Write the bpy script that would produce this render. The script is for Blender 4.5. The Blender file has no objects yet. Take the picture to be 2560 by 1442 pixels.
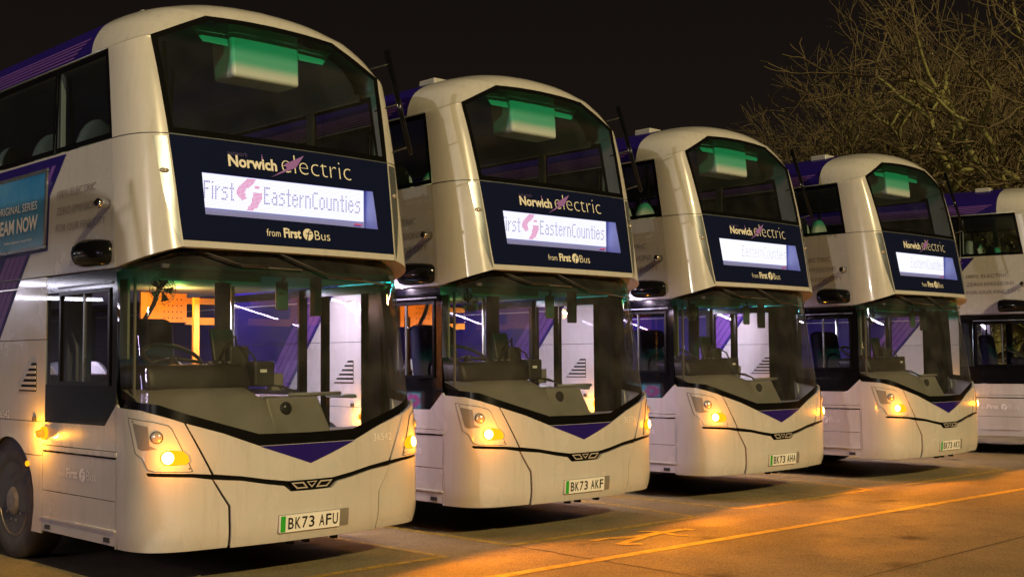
import bpy, bmesh, math, random
from mathutils import Vector, Matrix
R = math.radians
S = bpy.context.scene
C = S.collection
random.seed(7)

# ------------------------------------------------------------------ camera
camd = bpy.data.cameras.new('camera')
cam = bpy.data.objects.new('camera', camd); C.objects.link(cam)
camd.sensor_width = 36.0
camd.lens = 3002.22 / 2560 * 36.0
camd.clip_end = 1000
camd.shift_y = 0.0
_yaw, _pitch, _roll = -0.7739007, 0.0587817, -0.0074669
_f = Vector((-math.sin(_yaw)*math.cos(_pitch), math.cos(_yaw)*math.cos(_pitch), math.sin(_pitch)))
_r = Vector((math.cos(_yaw), math.sin(_yaw), 0)); _u = _r.cross(_f)
_r2 = math.cos(_roll)*_r + math.sin(_roll)*_u; _u2 = -math.sin(_roll)*_r + math.cos(_roll)*_u
cam.matrix_world = Matrix(((_r2.x, _u2.x, -_f.x, -5.23869), (_r2.y, _u2.y, -_f.y, -7.54905), (_r2.z, _u2.z, -_f.z, 1.59983), (0, 0, 0, 1)))
S.camera = cam
S.view_settings.view_transform = 'Standard'; S.view_settings.look = 'None'
S.view_settings.exposure = 0.0; S.view_settings.gamma = 1.0
S.render.resolution_x = 1024; S.render.resolution_y = 576
S.cycles.use_denoising = True
S.cycles.max_bounces = 10; S.cycles.transparent_max_bounces = 24
S.cycles.diffuse_bounces = 3; S.cycles.glossy_bounces = 4
S.cycles.sample_clamp_indirect = 4.0
S.cycles.caustics_reflective = False; S.cycles.caustics_refractive = False

# ------------------------------------------------------------------ night sky: dim light-polluted glow
W = bpy.data.worlds.new('World'); S.world = W; W.use_nodes = True
nt = W.node_tree; nt.nodes.clear()
wo = nt.nodes.new('ShaderNodeOutputWorld'); bg = nt.nodes.new('ShaderNodeBackground')
tc = nt.nodes.new('ShaderNodeTexCoord'); sp = nt.nodes.new('ShaderNodeSeparateXYZ'); cr = nt.nodes.new('ShaderNodeValToRGB')
nt.links.new(tc.outputs['Generated'], sp.inputs[0]); nt.links.new(sp.outputs['Z'], cr.inputs[0])
cr.color_ramp.elements[0].position = 0.0; cr.color_ramp.elements[0].color = (0.0125, 0.0088, 0.0066, 1)
cr.color_ramp.elements[1].position = 0.45; cr.color_ramp.elements[1].color = (0.0042, 0.0030, 0.0025, 1)
nt.links.new(cr.outputs[0], bg.inputs[0]); bg.inputs[1].default_value = 1.0
nt.links.new(bg.outputs[0], wo.inputs[0])

# ------------------------------------------------------------------ the yard's main floodlight, far off and high, stands in for the sun
sd = bpy.data.lights.new('sun', 'SUN'); so = bpy.data.objects.new('sun', sd); C.objects.link(so)
sd.energy = 2.42; sd.angle = R(0.8); sd.color = (1.0, 0.77, 0.38)
so.rotation_euler = Vector((0.15, 0.87, -0.44)).to_track_quat('-Z', 'Y').to_euler()

# ================================================================== materials
MATS = {}
def mat(name, col, rough=.5, metal=0, spec=.5, coat=0, emis=None, estr=0, bump=None, vary=None, rvary=None):
    m = bpy.data.materials.new(name); m.use_nodes = True
    n = m.node_tree.nodes; l = m.node_tree.links; b = n['Principled BSDF']
    b.inputs['Base Color'].default_value = (*col, 1); b.inputs['Roughness'].default_value = rough
    b.inputs['Metallic'].default_value = metal; b.inputs['Specular IOR Level'].default_value = spec
    b.inputs['Coat Weight'].default_value = coat; b.inputs['Coat Roughness'].default_value = .04
    if emis: b.inputs['Emission Color'].default_value = (*emis, 1); b.inputs['Emission Strength'].default_value = estr
    t = None
    if bump or vary or rvary:
        t = n.new('ShaderNodeTexCoord')
    if vary:      # (scale, second colour, contrast)
        nz = n.new('ShaderNodeTexNoise'); nz.inputs['Scale'].default_value = vary[0]; nz.inputs['Detail'].default_value = 8; nz.inputs['Roughness'].default_value = .65
        l.new(t.outputs['Object'], nz.inputs['Vector'])
        mr = n.new('ShaderNodeMapRange'); mr.inputs[1].default_value = .5-vary[2]; mr.inputs[2].default_value = .5+vary[2]
        l.new(nz.outputs['Fac'], mr.inputs[0])
        mx = n.new('ShaderNodeMix'); mx.data_type = 'RGBA'; mx.inputs[6].default_value = (*col, 1); mx.inputs[7].default_value = (*vary[1], 1)
        l.new(mr.outputs[0], mx.inputs[0]); l.new(mx.outputs[2], b.inputs['Base Color'])
    if rvary:
        nz = n.new('ShaderNodeTexNoise'); nz.inputs['Scale'].default_value = rvary[0]; nz.inputs['Detail'].default_value = 6
        l.new(t.outputs['Object'], nz.inputs['Vector'])
        mr = n.new('ShaderNodeMapRange'); mr.inputs[1].default_value = .35; mr.inputs[2].default_value = .7; mr.inputs[3].default_value = rvary[1]; mr.inputs[4].default_value = rvary[2]
        l.new(nz.outputs['Fac'], mr.inputs[0]); l.new(mr.outputs[0], b.inputs['Roughness'])
    if bump:
        nz = n.new('ShaderNodeTexNoise'); nz.inputs['Scale'].default_value = bump[0]; nz.inputs['Detail'].default_value = 4
        l.new(t.outputs['Object'], nz.inputs['Vector'])
        bp = n.new('ShaderNodeBump'); bp.inputs['Strength'].default_value = bump[1]; bp.inputs['Distance'].default_value = bump[2]
        l.new(nz.outputs['Fac'], bp.inputs['Height']); l.new(bp.outputs[0], b.inputs['Normal'])
    MATS[name] = m
    return m
def emit(name, col, s):
    m = bpy.data.materials.new(name); m.use_nodes = True; n = m.node_tree.nodes; n.clear()
    o = n.new('ShaderNodeOutputMaterial'); e = n.new('ShaderNodeEmission'); e.inputs[0].default_value = (*col, 1); e.inputs[1].default_value = s
    m.node_tree.links.new(e.outputs[0], o.inputs[0]); MATS[name] = m; return m
def glass(name, tint, refl=1.0, rough=.0, band=None, dirt_haze=0.0):
    """clear sheet glass: fresnel mirror over a tinted see-through layer; band=(z0,z1,colour) is the shade strip in the pane"""
    m = bpy.data.materials.new(name); m.use_nodes = True; n = m.node_tree.nodes; l = m.node_tree.links; n.clear()
    o = n.new('ShaderNodeOutputMaterial'); mx = n.new('ShaderNodeMixShader'); tr = n.new('ShaderNodeBsdfTransparent'); gl = n.new('ShaderNodeBsdfGlossy')
    gl.inputs['Roughness'].default_value = rough
    lw = n.new('ShaderNodeLayerWeight'); lw.inputs['Blend'].default_value = .5
    pw = n.new('ShaderNodeMath'); pw.operation = 'POWER'; pw.inputs[1].default_value = 4.5; l.new(lw.outputs['Facing'], pw.inputs[0])
    mu = n.new('ShaderNodeMath'); mu.operation = 'MULTIPLY_ADD'; mu.inputs[1].default_value = .93; mu.inputs[2].default_value = .065*refl; mu.use_clamp = True
    l.new(pw.outputs[0], mu.inputs[0]); l.new(mu.outputs[0], mx.inputs[0])
    l.new(tr.outputs[0], mx.inputs[1]); l.new(gl.outputs[0], mx.inputs[2])
    tr.inputs[0].default_value = (*tint, 1)
    tc = n.new('ShaderNodeTexCoord')
    if band:
        s = n.new('ShaderNodeSeparateXYZ'); l.new(tc.outputs['Object'], s.inputs[0])
        mr = n.new('ShaderNodeMapRange'); mr.interpolation_type = 'SMOOTHSTEP'; mr.inputs[1].default_value = band[0]; mr.inputs[2].default_value = band[1]
        l.new(s.outputs['Z'], mr.inputs[0])
        cm = n.new('ShaderNodeMix'); cm.data_type = 'RGBA'; cm.inputs[6].default_value = (*tint, 1); cm.inputs[7].default_value = (*band[2], 1)
        l.new(mr.outputs[0], cm.inputs[0]); l.new(cm.outputs[2], tr.inputs[0])
    out = mx.outputs[0]
    if dirt_haze > 0:   # thin patchy road film, also painting haze and sheen over the pane
        df = n.new('ShaderNodeBsdfDiffuse'); df.inputs[0].default_value = (.55, .53, .48, 1)
        nz = n.new('ShaderNodeTexNoise'); nz.inputs['Scale'].default_value = 3.5; nz.inputs['Detail'].default_value = 7
        l.new(tc.outputs['Object'], nz.inputs['Vector'])
        mr = n.new('ShaderNodeMapRange'); mr.inputs[1].default_value = .4; mr.inputs[2].default_value = .75; mr.inputs[3].default_value = dirt_haze*.35; mr.inputs[4].default_value = dirt_haze
        l.new(nz.outputs['Fac'], mr.inputs[0])
        m2 = n.new('ShaderNodeMixShader'); l.new(mr.outputs[0], m2.inputs[0]); l.new(out, m2.inputs[1]); l.new(df.outputs[0], m2.inputs[2]); out = m2.outputs[0]
    l.new(out, o.inputs[0]); MATS[name] = m; return m

mat('white_paint', (.62, .605, .58), .2, coat=.6, vary=(1.6, (.55, .53, .495), .25), rvary=(2.5, .16, .32), bump=(7, .03, .004))
def streaks(m, col, lo, hi):
    n = m.node_tree.nodes; l = m.node_tree.links; b = n['Principled BSDF']; src = b.inputs['Base Color'].links[0].from_socket
    t = n.new('ShaderNodeTexCoord'); mp = n.new('ShaderNodeMapping'); mp.inputs['Scale'].default_value = (9, 9, .8); l.new(t.outputs['Object'], mp.inputs['Vector'])
    nz = n.new('ShaderNodeTexNoise'); nz.inputs['Scale'].default_value = 1.6; nz.inputs['Detail'].default_value = 9; nz.inputs['Roughness'].default_value = .7; l.new(mp.outputs[0], nz.inputs['Vector'])
    mr = n.new('ShaderNodeMapRange'); mr.inputs[1].default_value = lo; mr.inputs[2].default_value = hi; mr.inputs[4].default_value = .55; l.new(nz.outputs['Fac'], mr.inputs[0])
    mx = n.new('ShaderNodeMix'); mx.data_type = 'RGBA'; l.new(mr.outputs[0], mx.inputs[0]); l.new(src, mx.inputs[6]); mx.inputs[7].default_value = (*col, 1); l.new(mx.outputs[2], b.inputs['Base Color'])
streaks(MATS['white_paint'], (.40, .37, .32), .52, .80)
mat('blue_paint', (.018, .009, .150), .45, spec=.15, rvary=(3, .38, .55))
mat('purple_paint', (.17, .075, .33), .45, spec=.15)
mat('grey_print', (.15, .13, .13), .4)
mat('pale_print', (.93, .92, .93), .4)
mat('cream_print', (.88, .85, .74), .45)
mat('mauve_print', (.33, .17, .55), .4)
mat('dim_print', (.09, .07, .22), .4)
mat('black_gloss', (.006, .006, .007), .08, spec=.32)
mat('black_frit', (.005, .005, .005), .25, spec=.15)
mat('panel_navy', (.008, .012, .042), .06, spec=.4)  # navy tint also carries the display's bluish glow on the dark panel
mat('seam_black', (.008, .007, .006), .7)
mat('rubber', (.014, .014, .014), .75, bump=(60, .25, .004))
mat('tyre_wall', (.035, .034, .033), .68, vary=(9, (.075, .066, .055), .2))
mat('steel', (.36, .35, .33), .35, metal=.9, vary=(14, (.22, .2, .17), .2))
mat('rim_grey', (.34, .32, .29), .5, metal=.5, vary=(11, (.16, .13, .10), .2))
mat('chrome', (.75, .73, .70), .12, metal=1)
mat('silver_trim', (.22, .24, .26), .3, metal=.6, rvary=(5, .25, .38))
mat('badge_metal', (.62, .57, .50), .3, metal=.35)
mat('lamp_clear', (.55, .50, .42), .16, metal=.4, coat=1)
mat('plate_white', (.90, .89, .84), .4)
mat('plate_black', (.01, .01, .01), .5)
mat('plate_green', (.02, .40, .03), .45)
mat('dark_plastic', (.030, .028, .026), .5)
mat('grey_plastic', (.24, .225, .20), .45, vary=(4, (.2, .185, .165), .2))
mat('dash_vinyl', (.020, .017, .013), .5, bump=(25, .15, .01))
mat('seat_cloth', (.035, .035, .085), .85)
mat('headrest_vinyl', (.42, .50, .40), .55)
mat('rail_paint', (.20, .25, .21), .45)
mat('liner_light', (.46, .50, .54), .6)
mat('post_pale', (.50, .56, .52), .5)
mat('liner_dark', (.06, .065, .07), .7)
mat('box_white', (.80, .82, .78), .4)
mat('red_vinyl', (.30, .03, .025), .6)
mat('orange_panel', (.90, .36, .03), .5)
mat('housing_lav', (.36, .40, .78), .5)
mat('chassis_black', (.010, .010, .010), .85)
mat('amber_plastic', (.85, .30, .02), .25, emis=(1, .36, .02), estr=.7)
mat('poster_blue', (.02, .22, .52), .25, coat=.5, vary=(1.1, (.16, .44, .68), .2))  # raised blue and paler patches paint the glare on the advert
mat('dome_clear', (.55, .54, .48), .25, coat=.5)
emit('bulb_hot', (1.0, .56, .13), 13)
emit('lens_amber', (1.0, .34, .006), 1.9)
emit('led_white', (.88, .88, 1.0), 1.30)
emit('led_dot', (.42, .33, .72), .66)
emit('led_pink', (1.0, .22, .52), .85)
emit('led_over', (.93, .93, 1.0), 1.35)
emit('led_over_dot', (.62, .60, .74), .55)
emit('led_red', (.9, .12, .2), .8)
emit('screen_cyan', (.25, .75, 1.0), 8)
emit('screen_pink', (1.0, .10, .55), 8)
emit('tube_lavender', (.90, .66, 1.0), 2.6)
glass('glass_upper', (.86, .91, .91), 1.0, band=(3.955, 4.05, (.09, .60, .46)), dirt_haze=.022)  # film on this pane is a painted veil that lightens the dark glass
glass('glass_wind', (.80, .82, .78), 1.0, band=(2.08, 2.18, (.03, .40, .30)), dirt_haze=.075)
glass('glass_side', (.60, .66, .70), 1.1, dirt_haze=.012)
glass('glass_door', (.86, .86, .88), 1.0)
glass('glass_display', (.93, .93, .95), .8)
glass('glass_lamp', (.97, .96, .92), .8)

# LED panel rows: fine dark lines between the diode rows (a lit screen's own pattern)
for nm in ('led_white', 'led_over'):
    m = MATS[nm]; n = m.node_tree.nodes; l = m.node_tree.links; e = [x for x in n if x.type == 'EMISSION'][0]
    t = n.new('ShaderNodeTexCoord'); s = n.new('ShaderNodeSeparateXYZ'); l.new(t.outputs['Object'], s.inputs[0])
    a = n.new('ShaderNodeMath'); a.operation = 'MULTIPLY'; a.inputs[1].default_value = 1/.0104; l.new(s.outputs['Z'], a.inputs[0])
    f = n.new('ShaderNodeMath'); f.operation = 'FRACT'; l.new(a.outputs[0], f.inputs[0])
    g = n.new('ShaderNodeMapRange'); g.inputs[1].default_value = .15; g.inputs[2].default_value = .35; g.inputs[3].default_value = .74; g.inputs[4].default_value = 1.05
    l.new(f.outputs[0], g.inputs[0])
    k = n.new('ShaderNodeMath'); k.operation = 'MULTIPLY'; k.inputs[1].default_value = e.inputs[1].default_value; l.new(g.outputs[0], k.inputs[0]); l.new(k.outputs[0], e.inputs[1])

# ================================================================== helpers
def link(o, parent=None):
    C.objects.link(o)
    if parent is not None: o.parent = parent
    return o
def tag(o, label=None, cat=None, group=None, kind=None):
    if label: o['label'] = label
    if cat: o['category'] = cat
    if group: o['group'] = group
    if kind: o['kind'] = kind
    return o
def empty(name, loc=(0, 0, 0), rz=0):
    o = bpy.data.objects.new(name, None); C.objects.link(o); o.location = loc; o.rotation_euler.z = rz; o.empty_display_size = .2
    return o
def finish(bm, name, m, parent=None, smooth=False):
    me = bpy.data.meshes.new(name); bm.normal_update(); bm.to_mesh(me); bm.free()
    me.materials.append(MATS[m] if isinstance(m, str) else m)
    if smooth: me.polygons.foreach_set('use_smooth', [True]*len(me.polygons))
    return link(bpy.data.objects.new(name, me), parent)
def pydata(name, v, f, m, parent=None, smooth=False):
    me = bpy.data.meshes.new(name); me.from_pydata([tuple(p) for p in v], [], f); me.update()
    me.materials.append(MATS[m])
    if smooth: me.polygons.foreach_set('use_smooth', [True]*len(me.polygons))
    return link(bpy.data.objects.new(name, me), parent)
def addbox(bm, lo, hi, bev=0, seg=2):
    r = bmesh.ops.create_cube(bm, size=1)
    for v in r['verts']:
        v.co = Vector([(lo[i]+hi[i])/2 + v.co[i]*(hi[i]-lo[i]) for i in range(3)])
    if bev: bmesh.ops.bevel(bm, geom=list({e for v in r['verts'] for e in v.link_edges}), offset=bev, segments=seg, affect='EDGES', profile=.5)
def box(name, lo, hi, m, parent=None, bev=.0, seg=2, smooth=False):
    bm = bmesh.new(); addbox(bm, lo, hi, bev, seg); return finish(bm, name, m, parent, smooth)
def addtube(bm, pts, r, n=8, cap=True):
    pts = [Vector(p) for p in pts]; rings = []
    rr = r if isinstance(r, (list, tuple)) else [r]*len(pts)
    for i, p in enumerate(pts):
        d = (pts[min(i+1, len(pts)-1)] - pts[max(i-1, 0)]).normalized()
        a = d.orthogonal().normalized() if i == 0 else (a - d*a.dot(d)).normalized()
        b = d.cross(a)
        rings.append([bm.verts.new(p + (a*math.cos(2*math.pi*k/n) + b*math.sin(2*math.pi*k/n))*rr[i]) for k in range(n)])
    for q, w in zip(rings, rings[1:]):
        for k in range(n):
            bm.faces.new((q[k], q[(k+1) % n], w[(k+1) % n], w[k]))
    if cap:
        bm.faces.new(rings[0][::-1]); bm.faces.new(rings[-1])
def tube(name, pts, r, m, parent=None, n=8):
    bm = bmesh.new(); addtube(bm, pts, r, n); return finish(bm, name, m, parent, True)
def lathe(bm, prof, n=28, axis='X', centre=(0, 0, 0)):
    c = Vector(centre); rings = []
    for (a, r) in prof:
        ring = []
        for k in range(n):
            t = 2*math.pi*k/n; u, v = r*math.cos(t), r*math.sin(t)
            p = Vector((a, u, v)) if axis == 'X' else (Vector((u, a, v)) if axis == 'Y' else Vector((u, v, a)))
            ring.append(bm.verts.new(c+p))
        rings.append(ring)
    for q, w in zip(rings, rings[1:]):
        for k in range(n): bm.faces.new((q[k], q[(k+1) % n], w[(k+1) % n], w[k]))
    bm.faces.new(rings[0][::-1]); bm.faces.new(rings[-1])
def interp(x, xs, ys):
    if x <= xs[0]: return ys[0]
    for i in range(1, len(xs)):
        if x <= xs[i]:
            t = (x-xs[i-1])/(xs[i]-xs[i-1]); return ys[i-1]*(1-t)+ys[i]*t
    return ys[-1]
def catmull(P, n=8):
    out = []
    for i in range(len(P)-1):
        p0 = P[max(i-1, 0)]; p1 = P[i]; p2 = P[i+1]; p3 = P[min(i+2, len(P)-1)]
        for k in range(n):
            t = k/n
            out.append(tuple(.5*((2*b)+(-a+c)*t+(2*a-5*b+4*c-d)*t*t+(-a+3*b-3*c+d)*t**3) for a, b, c, d in zip(p0, p1, p2, p3)))
    out.append(tuple(P[-1])); return out

# ---- curved panels: a flat outline (u,v) cut into cells and wrapped over a body surface
def wrap(fm, u, v, w):
    p = Vector(fm(u, v))
    if w == 0: return p
    h = .004
    du = Vector(fm(u+h, v)) - Vector(fm(u-h, v)); dv = Vector(fm(u, v+h)) - Vector(fm(u, v-h))
    return p + du.cross(dv).normalized()*w
def panel(name, polys, fm, m, parent=None, du=.08, dv=.12, depth=.0, off=0.0, flip=False, smooth=True):
    if not isinstance(polys[0][0], (tuple, list)): polys = [polys]
    bm = bmesh.new()
    for poly in polys:
        bm.faces.new([bm.verts.new((u, v, 0)) for u, v in poly])
    us = [u for p in polys for u, v in p]; vs = [v for p in polys for u, v in p]
    k = math.floor(min(us)/du)+1
    while k*du < max(us):
        bmesh.ops.bisect_plane(bm, geom=bm.verts[:]+bm.edges[:]+bm.faces[:], plane_co=(k*du, 0, 0), plane_no=(1, 0, 0), dist=1e-5); k += 1
    k = math.floor(min(vs)/dv)+1
    while k*dv < max(vs):
        bmesh.ops.bisect_plane(bm, geom=bm.verts[:]+bm.edges[:]+bm.faces[:], plane_co=(0, k*dv, 0), plane_no=(0, 1, 0), dist=1e-5); k += 1
    bmesh.ops.triangulate(bm, faces=[f for f in bm.faces if len(f.verts) > 4])
    for f in bm.faces: f.smooth = smooth
    bm.normal_update()
    for f in bm.faces:
        if f.normal.z < 0: f.normal_flip()
    if depth:
        ed = [e for e in bm.edges if e.is_boundary]
        r = bmesh.ops.extrude_edge_only(bm, edges=ed)
        for v in [g for g in r['geom'] if isinstance(g, bmesh.types.BMVert)]: v.co.z = -depth
        for e in ed: e.smooth = False
    for v in bm.verts: v.co = wrap(fm, v.co.x, v.co.y, (v.co.z + off)*(-1 if flip else 1))
    if flip: bmesh.ops.reverse_faces(bm, faces=bm.faces[:])
    return finish(bm, name, m, parent)
TXT = {}
def textpts(s, off=0.0, spacing=1.0):
    key = (s, off, spacing)
    if key in TXT: return TXT[key]
    cu = bpy.data.curves.new('t', 'FONT'); cu.body = s; cu.size = 1; cu.offset = off; cu.resolution_u = 3; cu.space_character = spacing; cu.fill_mode = 'FRONT'
    ob = bpy.data.objects.new('t', cu); C.objects.link(ob)
    dg = bpy.context.evaluated_depsgraph_get(); dg.update()
    me = bpy.data.meshes.new_from_object(ob.evaluated_get(dg))
    v = [tuple(p.co[:2]) for p in me.vertices]; f = [tuple(p.vertices) for p in me.polygons]
    bpy.data.objects.remove(ob); bpy.data.curves.remove(cu); bpy.data.meshes.remove(me)
    TXT[key] = (v, f); return v, f
def lettering(name, items, fm, m, parent, off=.004, flip=False, mirror=False):
    """items: (text, u0, v0, width, height, weight); fitted to that rectangle on the surface"""
    o = None
    for (s, u0, v0, w, h, wt, *sl) in items:
        V = []
        v, f = textpts(s, wt)
        x0 = min(p[0] for p in v); x1 = max(p[0] for p in v); y0 = min(p[1] for p in v); y1 = max(p[1] for p in v)
        for p in v:
            a = (p[0]-x0)/(x1-x0); c = (p[1]-y0)/(y1-y0)
            u = u0 + w*((1-a) if mirror else a) + (sl[0]*c if sl else 0)
            V.append(wrap(fm, u, v0+h*c, off*(-1 if flip else 1)))
        o = pydata(name, V, f, m, parent)
    return o
def shapes(name, polys, fm, m, parent, off=.004, flip=False):
    V, F = [], []
    for P in polys:
        b = len(V); V += [wrap(fm, u, v, off*(-1 if flip else 1)) for u, v in P]; F.append(tuple(range(b, len(V))))
    return pydata(name, V, F, m, parent)

# ================================================================== the bus, its surfaces
PLAN = [(0, -.02), (.195, -.022), (.43, -.006), (.66, .02), (.80, .038), (.94, .058), (1.03, .083), (1.10, .116), (1.156, .155), (1.20, .205), (1.238, .29), (1.258, .40), (1.262, .53)]
_h = catmull(PLAN, 10)
_arc = [0.0]
for a, b in zip(_h, _h[1:]): _arc.append(_arc[-1]+math.hypot(b[0]-a[0], b[1]-a[1]))
SEND = _arc[-1]
_hx = [p[0] for p in _h]; _hy = [p[1] for p in _h]
def plan(s):
    t = abs(s); sg = 1 if s >= 0 else -1
    if t > SEND: return sg*_hx[-1], _hy[-1]+t-SEND
    return sg*interp(t, _arc, _hx), interp(t, _arc, _hy)
def sx(x):       # arc position of a given x on the plan curve
    t = interp(abs(x), _hx, _arc); return t if x >= 0 else -t
def low(s, z):
    x, y = plan(s)
    y += .10*max(0, z-.85)
    if z < .44: k = ((.44-z)/.16)**2; y += .035*k; x *= 1-.010*k
    return (x, y, z)
def ws(s, z):
    x, y = plan(s)
    g = 1-(.030+.018*(z-1.1))/1.262
    return (x*g, y+.035+.15*(z-1.1), z)
_uz = [2.425, 2.468, 3.248, 4.0, 4.232]; _uy = [.135, .143, .285, .472, .522]
def upf(x, z):
    y = interp(z, _uz, _uy)
    if z < 2.425: y -= (2.425-z)*.18
    if z > 4.232: y += (z-4.232)*.2
    return (x, y+.04*x*x, z)
def XS(z): return interp(z, [2.279, 3.237, 3.93], [1.262, 1.239, 1.22])
def off_side(y, z): return (-XS(z), y, z)
def near_side(y, z): return (XS(z), y, z)
ARCH = [(0, 4.452), (.30, 4.440), (.55, 4.407), (.75, 4.355), (.92, 4.297), (1.05, 4.228), (1.14, 4.15), (1.19, 4.06), (1.213, 3.985), (1.22, 3.93)]
_a = catmull(ARCH, 6); _aa = [0.0]
for p, q in zip(_a, _a[1:]): _aa.append(_aa[-1]+math.hypot(q[0]-p[0], q[1]-p[1]))
AEND = _aa[-1]
def roofs(t, y):
    k = abs(t); sg = 1 if t >= 0 else -1
    return (sg*interp(k, _aa, [p[0] for p in _a]), y, interp(k, _aa, [p[1] for p in _a]))
def roof_t(z):   # arc position on the cant for a height
    for i in range(len(_a)-1, 0, -1):
        if _a[i-1][1] >= z >= _a[i][1]:
            f = (z-_a[i][1])/(_a[i-1][1]-_a[i][1]+1e-9); return _aa[i]+(_aa[i-1]-_aa[i])*f
    return AEND
LEN = 10.9
def rrect(x0, z0, x1, z1, r=.02, n=3):
    P = []
    for cx, cz, a in ((x1-r, z0+r, -90), (x1-r, z1-r, 0), (x0+r, z1-r, 90), (x0+r, z0+r, 180)):
        P += [(cx+r*math.cos(R(a+90*k/n)), cz+r*math.sin(R(a+90*k/n))) for k in range(n+1)]
    return P
def frame_polys(u0, v0, u1, v1, b):
    return [[(u0, v0), (u1, v0), (u1, v0+b), (u0, v0+b)], [(u0, v1-b), (u1, v1-b), (u1, v1), (u0, v1)], [(u0, v0+b), (u0+b, v0+b), (u0+b, v1-b), (u0, v1-b)], [(u1-b, v0+b), (u1, v0+b), (u1, v1-b), (u1-b, v1-b)]]

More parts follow.
